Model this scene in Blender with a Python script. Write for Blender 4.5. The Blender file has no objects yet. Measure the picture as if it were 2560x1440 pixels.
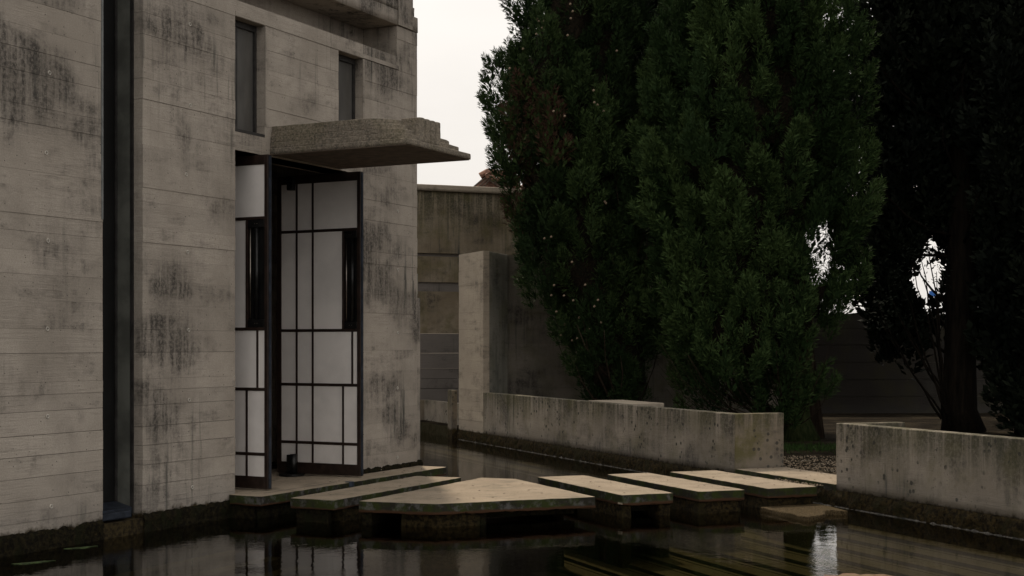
import bpy, bmesh, math, random
import numpy as np
from mathutils import Vector, Matrix, noise

random.seed(7)
rng = np.random.default_rng(11)
SC = bpy.context.scene
COL = SC.collection
PI = math.pi

# ------------------------------------------------------------------ camera
F, CX, Y0, H = 3511.0, 1200.0, 859.0, 1.3      # focal length, principal column, horizon row (2560 px wide photo), eye height
cam_d = bpy.data.cameras.new('camera')
cam = bpy.data.objects.new('camera', cam_d)
COL.objects.link(cam)
cam.location = (0, 0, H)
cam.rotation_euler = (math.radians(90), 0, 0)
cam_d.sensor_width = 36
cam_d.lens = F / 2560 * 36
cam_d.shift_x = (1280 - CX) / 2560
cam_d.shift_y = (Y0 - 720) / 2560
cam_d.clip_start = 0.05
cam_d.clip_end = 2000
SC.camera = cam

# ------------------------------------------------------------------ world, sun
SUN_EL = math.radians(55)
SUN_AZ = math.atan2(-0.147, 1.0)               # from +Y towards +X
world = bpy.data.worlds.new('World')
SC.world = world
world.use_nodes = True
wn, wl_ = world.node_tree.nodes, world.node_tree.links
for n in list(wn): wn.remove(n)
out = wn.new('ShaderNodeOutputWorld')
bg = wn.new('ShaderNodeBackground')
sky = wn.new('ShaderNodeTexSky')
sky.sky_type = 'NISHITA'
sky.sun_disc = False
sky.sun_elevation = SUN_EL
sky.sun_rotation = SUN_AZ
sky.air_density = 1.0
sky.dust_density = 6.0
sky.ozone_density = 0.6
hsv = wn.new('ShaderNodeHueSaturation')
hsv.inputs['Saturation'].default_value = 0.25
mixw = wn.new('ShaderNodeMix'); mixw.data_type = 'RGBA'
mixw.inputs[0].default_value = 0.82            # share of the even cloud layer over the clear sky
mixw.inputs[7].default_value = (10.4, 9.85, 9.2, 1)
wl_.new(sky.outputs[0], hsv.inputs['Color'])
wl_.new(hsv.outputs[0], mixw.inputs[6])
tcw = wn.new('ShaderNodeTexCoord'); mpw = wn.new('ShaderNodeMapping'); mpw.inputs['Scale'].default_value = (1, 1, 3)
nsw = wn.new('ShaderNodeTexNoise'); nsw.inputs['Scale'].default_value = 2.5; nsw.inputs['Detail'].default_value = 6
wl_.new(tcw.outputs['Generated'], mpw.inputs[0]); wl_.new(mpw.outputs[0], nsw.inputs['Vector'])
mrw = wn.new('ShaderNodeMapRange'); mrw.inputs[1].default_value = .35; mrw.inputs[2].default_value = .65; mrw.inputs[3].default_value = .93; mrw.inputs[4].default_value = 1.04
wl_.new(nsw.outputs['Fac'], mrw.inputs[0])
vmw = wn.new('ShaderNodeVectorMath'); vmw.operation = 'SCALE'
wl_.new(mixw.outputs[2], vmw.inputs[0]); wl_.new(mrw.outputs[0], vmw.inputs['Scale'])
wl_.new(vmw.outputs[0], bg.inputs['Color'])
bg.inputs['Strength'].default_value = 0.1
wl_.new(bg.outputs[0], out.inputs['Surface'])

sd = bpy.data.lights.new('sun', 'SUN')
sd.energy = 2.5
sd.angle = math.radians(2.5)
sd.color = (1.0, 0.86, 0.68)
sun = bpy.data.objects.new('sun', sd)
COL.objects.link(sun)
sdir = Vector((math.sin(SUN_AZ) * math.cos(SUN_EL), math.cos(SUN_AZ) * math.cos(SUN_EL), math.sin(SUN_EL)))
sun.rotation_euler = (-sdir).to_track_quat('-Z', 'Y').to_euler()
sun.location = (0, 0, 30)

SC.view_settings.view_transform = 'Standard'
SC.view_settings.look = 'None'
SC.view_settings.exposure = 0.0
SC.view_settings.gamma = 1.0
SC.render.engine = 'CYCLES'

# ------------------------------------------------------------------ frames
A_ANG, B_ANG = math.radians(27.66), math.radians(21.74)
A0, B0 = (-2.125, 12.19), (2.641, 14.58)
# chapel frame: local x runs along the facade (away, right), local y into the building
# wall frame:   local x runs right (away), local y runs back along the garden wall
ROT_C = math.radians(90) - A_ANG
ROT_W = B_ANG
WATER = -0.2

def wpos(x, y, z=0.0):
    c, s = math.cos(ROT_W), math.sin(ROT_W)
    return (B0[0] + c * x - s * y, B0[1] + s * x + c * y, z)

def cpos(x, y, z=0.0):
    c, s = math.cos(ROT_C), math.sin(ROT_C)
    return (A0[0] + c * x - s * y, A0[1] + s * x + c * y, z)

def px(u, v, Y):
    return ((u - CX) / F * Y, Y, H - (v - Y0) / F * Y)

# ------------------------------------------------------------------ object helpers
def tag(o, label=None, cat=None, group=None, kind=None):
    if label: o['label'] = label
    if cat: o['category'] = cat
    if group: o['group'] = group
    if kind: o['kind'] = kind
    return o

def thing(name, label, cat, frame='N', loc=(0, 0, 0), group=None):
    o = bpy.data.objects.new(name, None)
    COL.objects.link(o)
    if frame == 'C':
        o.location = (A0[0], A0[1], 0); o.rotation_euler = (0, 0, ROT_C)
    elif frame == 'W':
        o.location = (B0[0], B0[1], 0); o.rotation_euler = (0, 0, ROT_W)
    else:
        o.location = loc
    o.empty_display_size = 0.2
    return tag(o, label, cat, group)

def link(name, me, m, parent=None, smooth=False):
    o = bpy.data.objects.new(name, me)
    COL.objects.link(o)
    if m is not None and not me.materials: me.materials.append(m)
    if parent: o.parent = parent
    if smooth:
        me.polygons.foreach_set('use_smooth', [True] * len(me.polygons))
    return o

class MB:
    def __init__(s): s.v = []; s.f = []
    def box(s, x0, x1, y0, y1, z0, z1):
        i = len(s.v)
        s.v += [(x0, y0, z0), (x1, y0, z0), (x1, y1, z0), (x0, y1, z0), (x0, y0, z1), (x1, y0, z1), (x1, y1, z1), (x0, y1, z1)]
        s.f += [(i, i+3, i+2, i+1), (i+4, i+5, i+6, i+7), (i, i+1, i+5, i+4), (i+1, i+2, i+6, i+5), (i+2, i+3, i+7, i+6), (i+3, i, i+4, i+7)]
        return s
    def poly(s, pts): 
        i = len(s.v); s.v += list(pts); s.f.append(tuple(range(i, i + len(pts)))); return s
    def tube(s, pts, rads, n=8, cap=True):
        base = len(s.v); P = [Vector(p) for p in pts]
        for k, p in enumerate(P):
            d = (P[min(k+1, len(P)-1)] - P[max(k-1, 0)]).normalized()
            ref = Vector((0, 0, 1)) if abs(d.z) < 0.9 else Vector((1, 0, 0))
            a = d.cross(ref).normalized(); b = d.cross(a)
            r = rads[k] if hasattr(rads, '__len__') else rads
            for j in range(n):
                t = 2 * PI * j / n
                s.v.append(tuple(p + a * (r * math.cos(t)) + b * (r * math.sin(t))))
        for k in range(len(P) - 1):
            for j in range(n):
                a_, b_ = base + k*n + j, base + k*n + (j+1) % n
                s.f.append((a_, b_, b_ + n, a_ + n))
        if cap:
            s.f.append(tuple(base + j for j in range(n))[::-1])
            s.f.append(tuple(base + (len(P)-1)*n + j for j in range(n)))
        return s
    def mesh(s, name):
        me = bpy.data.meshes.new(name); me.from_pydata(s.v, [], s.f); me.update(); return me
    def build(s, name, m, parent=None, smooth=False, bevel=0):
        me = s.mesh(name)
        if bevel:
            bm = bmesh.new(); bm.from_mesh(me)
            bmesh.ops.remove_doubles(bm, verts=bm.verts, dist=1e-5)
            bmesh.ops.bevel(bm, geom=list(bm.edges), offset=bevel, segments=2, affect='EDGES', profile=0.6)
            bm.to_mesh(me); bm.free()
        o = link(name, me, m, parent, smooth)
        if smooth and me.polygons: pass
        return o

def nz(p, sc, seed=0.0):
    return noise.noise(Vector((p[0]*sc + seed, p[1]*sc + seed*1.7, p[2]*sc - seed)))

def prism(name, poly, z0, z1, r, amp, m, parent, seed=0.0, cell=0.05, under=False, rag=0.0):
    """cast block with worn, slightly uneven edges: polygon outline (ccw), height z0..z1, edge radius r"""
    pts = []
    poly = [p for i, p in enumerate(poly) if (Vector(p) - Vector(poly[i-1])).length > 1e-4]
    n = len(poly)
    for i in range(n):
        a = Vector(poly[i]); b = Vector(poly[(i+1) % n])
        L = (b - a).length; k = max(2, int(L / cell))
        tv = [0, min(.3, r/L)] + [j/k for j in range(1, k) if r*1.5/L < j/k < 1 - r*1.5/L] + [1 - min(.3, r/L)]
        for t in tv: pts.append((a.lerp(b, t), t == 0))
    N = len(pts)
    nor = []
    for i in range(N):
        p0, p1, p2 = pts[i-1][0], pts[i][0], pts[(i+1) % N][0]
        d1 = (p1 - p0).normalized(); d2 = (p2 - p1).normalized()
        n1 = Vector((d1.y, -d1.x)); n2 = Vector((d2.y, -d2.x))
        nn = (n1 + n2).normalized()
        nor.append(nn / max(0.5, nn.dot(n1)))
    rings = [(r + .006, z1), (r, z1), (r*.45, z1 - r*.12), (r*.12, z1 - r*.45), (0, z1 - r), (0, z1 - r - .004)]
    H_ = z1 - z0 - r
    k = max(1, min(8, int(H_ / cell)))
    for j in range(1, k + 1 if k == 1 else k): rings.append((0, z1 - r - H_ * (j / k if k > 1 else .5)))
    if under: rings += [(0, z0 + r*.6 + .003), (0, z0 + r*.6), (r*.6, z0)]
    else: rings.append((0, z0))
    v = []; f = []
    for (ins, z) in rings:
        for i, (p, c) in enumerate(pts):
            ii = ins + (r*.3 if c else 0)
            q = p - nor[i] * ii
            P3 = (q.x, q.y, z)
            e = amp * (nz(P3, 6, seed) + .6 * nz(P3, 17, seed + 3) + .4 * nz(P3, 45, seed + 5))
            zz = z + amp * .8 * nz(P3, 9, seed + 9) * (1 if ins < r else .3)
            if rag and z <= z0 + r: zz += rag * nz((q.x, q.y, 0), 22, seed)
            v.append((q.x + nor[i].x * e, q.y + nor[i].y * e, zz))
    R = len(rings)
    for j in range(R - 1):
        for i in range(N):
            a_, b_ = j*N + i, j*N + (i+1) % N
            f.append((a_, a_ + N, b_ + N, b_))
    f.append(tuple(range(N)))
    f.append(tuple(range((R-1)*N, R*N))[::-1])
    me = bpy.data.meshes.new(name); me.from_pydata(v, [], f); me.update()
    o = link(name, me, m, parent)
    if name not in ('pier', 'beam', 'base'): me.polygons.foreach_set('use_smooth', [True]*(len(me.polygons)-2) + [False]*2)
    return o

def rect(x0, x1, y0, y1): return [(x0, y0), (x1, y0), (x1, y1), (x0, y1)]

# ------------------------------------------------------------------ materials
def newmat(name):
    m = bpy.data.materials.new(name); m.use_nodes = True
    nt = m.node_tree; b = nt.nodes['Principled BSDF']
    return m, nt, b
def N_(nt, t, **kw):
    n = nt.nodes.new(t)
    for k, v in kw.items(): setattr(n, k, v)
    return n
def mapped(nt, scale, src='Object', loc=(0, 0, 0)):
    tc = N_(nt, 'ShaderNodeTexCoord'); mp = N_(nt, 'ShaderNodeMapping')
    mp.inputs['Scale'].default_value = scale; mp.inputs['Location'].default_value = loc
    nt.links.new(tc.outputs[src], mp.inputs[0]); return mp.outputs[0]
def tex(nt, vec, scale, detail=4, rough=.55, dist=0.0, w=None):
    n = N_(nt, 'ShaderNodeTexNoise'); n.inputs['Scale'].default_value = scale
    n.inputs['Detail'].default_value = detail; n.inputs['Roughness'].default_value = rough; n.inputs['Distortion'].default_value = dist
    nt.links.new(vec, n.inputs['Vector']); return n.outputs['Fac']
def ramp(nt, src, a, b, va=0.0, vb=1.0, smooth=True):
    n = N_(nt, 'ShaderNodeMapRange'); n.interpolation_type = 'SMOOTHSTEP' if smooth else 'LINEAR'
    n.inputs[1].default_value = a; n.inputs[2].default_value = b; n.inputs[3].default_value = va; n.inputs[4].default_value = vb
    nt.links.new(src, n.inputs[0]); return n.outputs[0]
def mth(nt, op, a, b=None, clamp=False):
    n = N_(nt, 'ShaderNodeMath', operation=op, use_clamp=clamp)
    for i, x in enumerate((a, b)):
        if x is None: continue
        if isinstance(x, (int, float)): n.inputs[i].default_value = x
        else: nt.links.new(x, n.inputs[i])
    return n.outputs[0]
def mixc(nt, fac, a, b, mode='MIX'):
    n = N_(nt, 'ShaderNodeMix', data_type='RGBA', blend_type=mode)
    for i, x in ((0, fac), (6, a), (7, b)):
        if isinstance(x, (int, float)): n.inputs[i].default_value = x
        elif isinstance(x, tuple): n.inputs[i].default_value = (*x, 1) if len(x) == 3 else x
        else: nt.links.new(x, n.inputs[i])
    return n.outputs[2]
def bump(nt, h, strength, dist, prev=None):
    n = N_(nt, 'ShaderNodeBump'); n.inputs['Strength'].default_value = strength; n.inputs['Distance'].default_value = dist
    nt.links.new(h, n.inputs['Height'])
    if prev: nt.links.new(prev, n.inputs['Normal'])
    return n.outputs[0]

def concrete(name, base=(.355, .315, .27), light=(.47, .42, .365), stain=.92, stain_lo=.505, stain_hi=.64, streak=.7, moss_z=-.05,
             seed=0.0, grain=1.0, green=0.0, agg=0.0, spots=0.0, topstain=None, topr=.34):
    m, nt, b = newmat(name)
    v1 = mapped(nt, (1, 1, 1), loc=(seed, seed*.7, seed*.3))
    big = tex(nt, v1, 1.3, 5, .6)
    c = mixc(nt, ramp(nt, big, .35, .65), base, light)
    fine = tex(nt, v1, 90, 3, .7)
    c = mixc(nt, ramp(nt, fine, .3, .7, 0, .35), c, (.20, .18, .155))
    oi = N_(nt, 'ShaderNodeObjectInfo')
    tint = ramp(nt, oi.outputs['Random'], 0, 1, .93, 1.05, False)
    cm = N_(nt, 'ShaderNodeCombineColor')
    for i in range(3): nt.links.new(tint, cm.inputs[i])
    c = mixc(nt, 1.0, c, cm.outputs[0], 'MULTIPLY')
    # weathering stains: broad, broken-up dark lichen film
    vst = mapped(nt, (1, 1, 1.5), loc=(seed + 3.1, 1.7, seed))
    s1 = tex(nt, vst, 1.1, 8, .6, .2)
    s2 = tex(nt, v1, 34, 4, .75)
    # film that follows single boards: offset per course, drawn out along the board, then dragged down by rain
    oi2 = N_(nt, 'ShaderNodeObjectInfo'); vm = N_(nt, 'ShaderNodeVectorMath', operation='ADD')
    cmb = N_(nt, 'ShaderNodeCombineXYZ'); nt.links.new(mth(nt, 'MULTIPLY', oi2.outputs['Random'], 37.0), cmb.inputs[0]); nt.links.new(mth(nt, 'MULTIPLY', oi2.outputs['Random'], 11.0), cmb.inputs[1])
    nt.links.new(mapped(nt, (1.5, 1.5, 3.4), loc=(seed, 0, 0)), vm.inputs[0]); nt.links.new(cmb.outputs[0], vm.inputs[1])
    s3 = tex(nt, vm.outputs[0], 1.0, 9, .68, .3)
    vdr = tex(nt, mapped(nt, (14, 14, 1.6), loc=(seed, 2, 2)), 1.0, 4, .65)
    f1 = mth(nt, 'ADD', mth(nt, 'MULTIPLY', ramp(nt, s1, stain_lo - .09, stain_hi), .5), mth(nt, 'MULTIPLY', ramp(nt, s1, stain_lo + .02, stain_hi), .5)); f2 = mth(nt, 'MULTIPLY', ramp(nt, s3, .50, .68), .72)
    both = mth(nt, 'MAXIMUM', f1, f2)
    sm = mth(nt, 'MULTIPLY', mth(nt, 'MULTIPLY', both, ramp(nt, s2, .36, .6, .55, 1)), ramp(nt, vdr, .38, .6, .45, 1))
    c = mixc(nt, mth(nt, 'MULTIPLY', sm, stain), c, (.046, .042, .039))
    # run-off streaks
    vs = mapped(nt, (11, 11, .55), loc=(seed, 4.0, .3))
    k1 = tex(nt, vs, 1.0, 6, .7, .3)
    k2 = tex(nt, v1, .9, 3)
    km = mth(nt, 'MULTIPLY', ramp(nt, k1, .52, .68), ramp(nt, k2, .46, .62))
    c = mixc(nt, mth(nt, 'MULTIPLY', km, streak), c, (.07, .07, .062))
    if topstain is not None:
        tz = N_(nt, 'ShaderNodeTexCoord'); sx = N_(nt, 'ShaderNodeSeparateXYZ'); nt.links.new(tz.outputs['Object'], sx.inputs[0])
        tt = ramp(nt, sx.outputs['Z'], topstain - topr, topstain, 0, 1)
        tm = mth(nt, 'MULTIPLY', mth(nt, 'MULTIPLY', tt, ramp(nt, k1, .36, .54)), ramp(nt, s2, .3, .6, .4, 1))
        c = mixc(nt, mth(nt, 'MULTIPLY', tm, .92), c, (.05, .05, .032))
    if green:
        g1 = tex(nt, mapped(nt, (1, 1, 1), loc=(seed+9, 2, 5)), 2.1, 6, .65)
        c = mixc(nt, mth(nt, 'MULTIPLY', ramp(nt, g1, .45, .65), green), c, (.095, .088, .03))
    if spots:
        vo = N_(nt, 'ShaderNodeTexVoronoi'); vo.inputs['Scale'].default_value = 14; vo.inputs['Randomness'].default_value = 1
        nt.links.new(mapped(nt, (1, 1, 1), loc=(seed, 0, 0)), vo.inputs['Vector'])
        sp = mth(nt, 'MULTIPLY', ramp(nt, mth(nt, 'ADD', vo.outputs['Distance'], mth(nt, 'MULTIPLY', fine, .18)), .40, .30), ramp(nt, tex(nt, v1, 3.0, 2), .47, .58))
        c = mixc(nt, mth(nt, 'MULTIPLY', sp, spots), c, (.05, .048, .04))
    gl_ = tex(nt, mapped(nt, (1.2, 1.2, 30), loc=(seed, 7, seed)), 1.0, 4, .6, 1.6)
    c = mixc(nt, mth(nt, 'MULTIPLY', mth(nt, 'MULTIPLY', ramp(nt, gl_, .56, .66), ramp(nt, big, .45, .6)), .28 * grain), c, (.12, .105, .09))
    # blow holes
    vo = N_(nt, 'ShaderNodeTexVoronoi'); vo.inputs['Scale'].default_value = 26
    nt.links.new(v1, vo.inputs['Vector'])
    sepc = N_(nt, 'ShaderNodeSeparateColor'); nt.links.new(vo.outputs['Color'], sepc.inputs[0])
    pit = mth(nt, 'MULTIPLY', ramp(nt, vo.outputs['Distance'], .16, .09), ramp(nt, sepc.outputs[0], .72, .76))
    c = mixc(nt, mth(nt, 'MULTIPLY', pit, .8), c, (.05, .045, .04))
    if agg:
        va = N_(nt, 'ShaderNodeTexVoronoi'); va.inputs['Scale'].default_value = 75; nt.links.new(v1, va.inputs['Vector'])
        sa = N_(nt, 'ShaderNodeSeparateColor'); nt.links.new(va.outputs['Color'], sa.inputs[0])
        c = mixc(nt, mth(nt, 'MULTIPLY', ramp(nt, sa.outputs[0], .1, .95, 0, 1, False), agg), c, (.5, .42, .33))
        c = mixc(nt, mth(nt, 'MULTIPLY', ramp(nt, sa.outputs[1], .6, .9), agg), c, (.06, .05, .04))
    # damp moss band above the water
    tc = N_(nt, 'ShaderNodeTexCoord'); sx = N_(nt, 'ShaderNodeSeparateXYZ'); nt.links.new(tc.outputs['Object'], sx.inputs[0])
    zz = mth(nt, 'ADD', sx.outputs['Z'], mth(nt, 'MULTIPLY', mth(nt, 'SUBTRACT', tex(nt, v1, 9, 6, .7), .5), .16))
    mm = ramp(nt, zz, moss_z + .03, moss_z - .02)
    damp = ramp(nt, zz, moss_z + .30, moss_z, 0, .28)
    c = mixc(nt, damp, c, (.12, .115, .11))
    mc = mixc(nt, ramp(nt, tex(nt, v1, 22, 4, .7), .4, .62), (.016, .012, .007), (.048, .036, .016))
    c = mixc(nt, mm, c, mc)
    nt.links.new(c, b.inputs['Base Color'])
    b.inputs['Roughness'].default_value = .88
    b.inputs['Specular IOR Level'].default_value = .12
    gv = mapped(nt, (2.2, 2.2, 32), loc=(seed, seed, seed))
    g = tex(nt, gv, 1.0, 5, .6, 1.2)
    n1 = bump(nt, mth(nt, 'MULTIPLY', g, ramp(nt, tex(nt, v1, 1.9, 3), .40, .62, .15, 1.2)), .55 * grain, .009)
    n2 = bump(nt, fine, .55 + agg, .004 + agg*.01, n1)
    n3 = bump(nt, pit, -.8, .004, n2)
    n4 = bump(nt, big, .4, .03, n3)
    nt.links.new(n4, b.inputs['Normal'])
    return m

M = {}
M['board'] = concrete('board_marked_concrete', seed=1.0)
M['board2'] = concrete('board_marked_concrete_stained', seed=5.0, stain_lo=.48, stain_hi=.60, streak=1.0, grain=.6)
M['core'] = concrete('concrete_core', base=(.12, .11, .1), light=(.15, .14, .12), seed=2.0)
M['canopy'] = concrete('washed_aggregate_concrete', base=(.15, .135, .11), light=(.215, .19, .155), agg=.34, grain=.1, seed=3.3, stain_lo=.5, green=.35)
M['pier'] = concrete('clean_board_concrete', base=(.40, .34, .27), light=(.46, .395, .31), seed=8.0, stain_lo=.6, stain_hi=.72, streak=.3)
M['low'] = concrete('streaked_low_wall_concrete', base=(.26, .225, .18), light=(.40, .35, .29), seed=12.0, streak=1.0, stain=.85, topstain=.62, topr=.5, spots=.95, green=.3, stain_lo=.48, stain_hi=.62)
M['wing'] = concrete('algae_stained_concrete', base=(.20, .165, .12), light=(.24, .20, .15), seed=15.0, green=.8, spots=.85, topstain=.58)
M['flute'] = concrete('green_dark_concrete', base=(.19, .19, .16), light=(.25, .24, .205), seed=21.0, green=.3)
M['back'] = concrete('rain_streaked_plaster', base=(.22, .175, .115), light=(.33, .275, .20), seed=27.0, streak=1.0, green=.45, stain_lo=.5, grain=.2, topstain=4.1, topr=1.3)
M['greyband'] = concrete('grey_band_concrete', base=(.17, .155, .145), light=(.2, .18, .17), seed=30.0, stain_lo=.6)
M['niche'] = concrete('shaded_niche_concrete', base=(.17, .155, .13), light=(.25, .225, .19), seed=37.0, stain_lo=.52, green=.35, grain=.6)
M['far'] = concrete('shaded_perimeter_concrete', base=(.018, .016, .015), light=(.028, .025, .023), seed=33.0, stain_lo=.5, green=.2)  # near-black base colour holds the tree shade on this wall

def slab_mat(name, side_green=.6, seed=0.0, lichen=.7):
    m, nt, b = newmat(name)
    v1 = mapped(nt, (1, 1, 1), loc=(seed, seed, 0))
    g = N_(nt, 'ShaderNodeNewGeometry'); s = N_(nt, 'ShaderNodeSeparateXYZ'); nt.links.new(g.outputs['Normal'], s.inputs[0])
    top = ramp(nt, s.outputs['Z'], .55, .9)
    fine = tex(nt, v1, 120, 3, .75); big = tex(nt, v1, 2.2, 5, .6)
    tcol = mixc(nt, ramp(nt, big, .35, .65), (.33, .275, .21), (.42, .35, .27))
    gr = tex(nt, v1, 55, 2, .8)
    tcol = mixc(nt, ramp(nt, fine, .35, .7, 0, .6), tcol, (.22, .17, .12))
    tcol = mixc(nt, ramp(nt, gr, .56, .7, 0, .5), tcol, (.17, .135, .10))
    edge = tex(nt, v1, 7, 6, .7)
    tcol = mixc(nt, ramp(nt, edge, .55, .72, 0, .7), tcol, (.12, .11, .075))
    tcol = mixc(nt, ramp(nt, tex(nt, v1, 3.2, 7, .7), .50, .66, 0, .55), tcol, (.17, .15, .115))
    vo = N_(nt, 'ShaderNodeTexVoronoi'); vo.inputs['Scale'].default_value = 7; nt.links.new(v1, vo.inputs['Vector'])
    tcol = mixc(nt, ramp(nt, vo.outputs['Distance'], .06, .04), tcol, (.03, .025, .02))
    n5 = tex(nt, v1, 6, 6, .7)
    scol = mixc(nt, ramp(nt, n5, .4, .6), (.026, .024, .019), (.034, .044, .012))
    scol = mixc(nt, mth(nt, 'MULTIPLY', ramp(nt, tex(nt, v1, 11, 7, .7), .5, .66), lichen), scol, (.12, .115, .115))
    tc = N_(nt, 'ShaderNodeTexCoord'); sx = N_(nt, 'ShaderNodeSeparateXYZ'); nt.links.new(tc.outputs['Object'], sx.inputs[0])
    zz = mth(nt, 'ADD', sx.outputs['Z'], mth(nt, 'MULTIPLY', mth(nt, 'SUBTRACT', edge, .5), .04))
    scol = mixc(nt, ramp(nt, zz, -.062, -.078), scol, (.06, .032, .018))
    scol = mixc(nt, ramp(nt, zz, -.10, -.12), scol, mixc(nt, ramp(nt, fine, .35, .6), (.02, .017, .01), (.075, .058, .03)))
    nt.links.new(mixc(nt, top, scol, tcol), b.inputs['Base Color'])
    b.inputs['Roughness'].default_value = .9; b.inputs['Specular IOR Level'].default_value = .1
    n1 = bump(nt, fine, .9, .006); n2 = bump(nt, edge, .5, .012, n1)
    nt.links.new(n2, b.inputs['Normal'])
    return m
M['slab'] = slab_mat('sandy_slab_mossy_edge')
M['slab2'] = slab_mat('sandy_slab_green_edge', seed=4.0, lichen=.35)

def moss_mat(name, c1, c2, c3, sc=26):
    m, nt, b = newmat(name)
    v1 = mapped(nt, (1, 1, 1))
    a = tex(nt, v1, sc, 6, .75); d = tex(nt, v1, 5, 5, .65)
    c = mixc(nt, ramp(nt, a, .4, .62), c1, c2)
    c = mixc(nt, ramp(nt, d, .48, .64), c, c3)
    nt.links.new(c, b.inputs['Base Color']); b.inputs['Roughness'].default_value = .8; b.inputs['Specular IOR Level'].default_value = .08
    nt.links.new(bump(nt, a, 1.0, .03), b.inputs['Normal'])
    return m
M['moss'] = moss_mat('wet_mossy_plinth', (.010, .008, .005), (.050, .036, .015), (.024, .021, .009))
M['mossdark'] = moss_mat('dark_wet_base', (.007, .006, .004), (.026, .021, .010), (.013, .014, .006))
M['ledge'] = moss_mat('brown_algae_ledge', (.05, .036, .018), (.15, .11, .06), (.09, .066, .032), 60)
M['meniscus'] = moss_mat('pale_meniscus_highlight', (.07, .065, .06), (.24, .225, .20), (.05, .05, .045), 60)  # pale colour painted in as the meniscus highlight

def plain(name, col, rough=.5, metal=0.0, var=.15, sc=20, bs=0.0, spec=.5, coat=0):
    m, nt, b = newmat(name)
    v1 = mapped(nt, (1, 1, 1)); a = tex(nt, v1, sc, 5, .6)
    c = mixc(nt, ramp(nt, a, .35, .65), tuple(x*(1-var) for x in col), tuple(min(1, x*(1+var)) for x in col))
    nt.links.new(c, b.inputs['Base Color'])
    b.inputs['Roughness'].default_value = rough; b.inputs['Metallic'].default_value = metal
    b.inputs['Specular IOR Level'].default_value = spec
    if coat: b.inputs['Coat Weight'].default_value = coat
    if bs: nt.links.new(bump(nt, a, bs, .004), b.inputs['Normal'])
    return m
M['frame'] = plain('dark_oiled_steel_frame', (.022, .013, .010), .38, 0, .35, 14, .1)
M['plaster'] = plain('polished_white_plaster', (.78, .745, .72), .35, 0, .07, 2.2, .12, .4)
M['pull'] = plain('black_bronze', (.02, .02, .02), .3, .6, .3, 10)
M['brass'] = plain('worn_steel_edge', (.42, .38, .32), .3, 1.0, .2, 30)
M['blue_steel'] = plain('blue_grey_steel', (.045, .055, .075), .45, .7, .3, 12, .1)
M['strip'] = plain('zinc_strip', (.19, .2, .2), .5, .3, .2, 8)
M['winframe'] = plain('dark_window_frame', (.035, .033, .032), .5, .2, .3, 12)
M['ring'] = plain('tie_hole_collar', (.5, .47, .42), .7, 0, .15, 20)
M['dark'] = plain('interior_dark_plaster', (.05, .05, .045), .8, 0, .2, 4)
M['jamb'] = plain('green_grey_concrete_jamb', (.13, .135, .12), .6, 0, .3, 3, .1)
M['tile'] = plain('terracotta_tile', (.22, .115, .08), .8, 0, .35, 8, .3)
M['wood_dark'] = plain('weathered_rafter', (.10, .075, .055), .8, 0, .3, 10)
M['sign'] = plain('blue_sign_face', (.03, .16, .55), .5, 0, .05, 4)
M['signw'] = plain('white_sign_face', (.75, .75, .75), .5, 0, .05, 4)
M['pole'] = plain('galvanised_pole', (.35, .35, .34), .5, .5, .1, 8)
M['cone'] = plain('pale_cypress_cone', (.24, .18, .125), .8, 0, .3, 60)
M['stone'] = moss_mat('reddish_stone', (.20, .12, .075), (.34, .22, .15), (.28, .2, .13), 40)
M['plaster2'] = plain('house_wall_render', (.4, .34, .27), .9, 0, .1, 4)

def glassy(name, col, rough):
    m, nt, b = newmat(name)
    v1 = mapped(nt, (3, 3, 1)); a = tex(nt, v1, 2, 3)
    nt.links.new(mixc(nt, ramp(nt, a, .35, .65), tuple(x*.8 for x in col), tuple(x*1.2 for x in col)), b.inputs['Base Color'])
    b.inputs['Roughness'].default_value = rough; b.inputs['IOR'].default_value = 1.52
    b.inputs['Coat Weight'].default_value = .6; b.inputs['Coat Roughness'].default_value = .03
    return m
M['pane'] = glassy('grey_window_pane', (.085, .082, .077), .35)  # opaque pane in dark grey with slight random tone
M['pane_dark'] = plain('dark_window_pane', (.008, .008, .008), .55, 0, .2, 3, 0, .2)

def water_mat():
    m, nt, b = newmat('still_dark_water')
    nt.nodes.remove(b); o = nt.nodes['Material Output']
    gl = N_(nt, 'ShaderNodeBsdfGlossy'); gl.inputs['Roughness'].default_value = .015; gl.inputs['Color'].default_value = (1, 1, 1, 1)
    tr = N_(nt, 'ShaderNodeBsdfTransparent'); tr.inputs['Color'].default_value = (.78, .74, .55, 1)
    fr = N_(nt, 'ShaderNodeFresnel'); fr.inputs['IOR'].default_value = 1.33
    v1 = mapped(nt, (1, 1, 1), 'Object'); a = tex(nt, v1, 9, 3, .5, .3)
    v2 = mapped(nt, (1, 2.2, 1), 'Object'); c = tex(nt, v2, 28, 2, .5)
    patch = ramp(nt, tex(nt, v1, .55, 2), .5, .62, .12, 1)
    n1 = bump(nt, a, .05, .02)
    bn = N_(nt, 'ShaderNodeBump'); bn.inputs['Distance'].default_value = .006
    nt.links.new(mth(nt, 'MULTIPLY', patch, .14), bn.inputs['Strength']); nt.links.new(c, bn.inputs['Height']); nt.links.new(n1, bn.inputs['Normal'])
    for q in (gl, fr): nt.links.new(bn.outputs[0], q.inputs['Normal'])
    mx = N_(nt, 'ShaderNodeMixShader')
    nt.links.new(fr.outputs[0], mx.inputs[0]); nt.links.new(tr.outputs[0], mx.inputs[1]); nt.links.new(gl.outputs[0], mx.inputs[2])
    nt.links.new(mx.outputs[0], o.inputs['Surface'])
    return m
M['water'] = water_mat()
M['pool'] = moss_mat('pool_floor_silt', (.028, .024, .012), (.054, .046, .026), (.034, .031, .017), 5)

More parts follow.
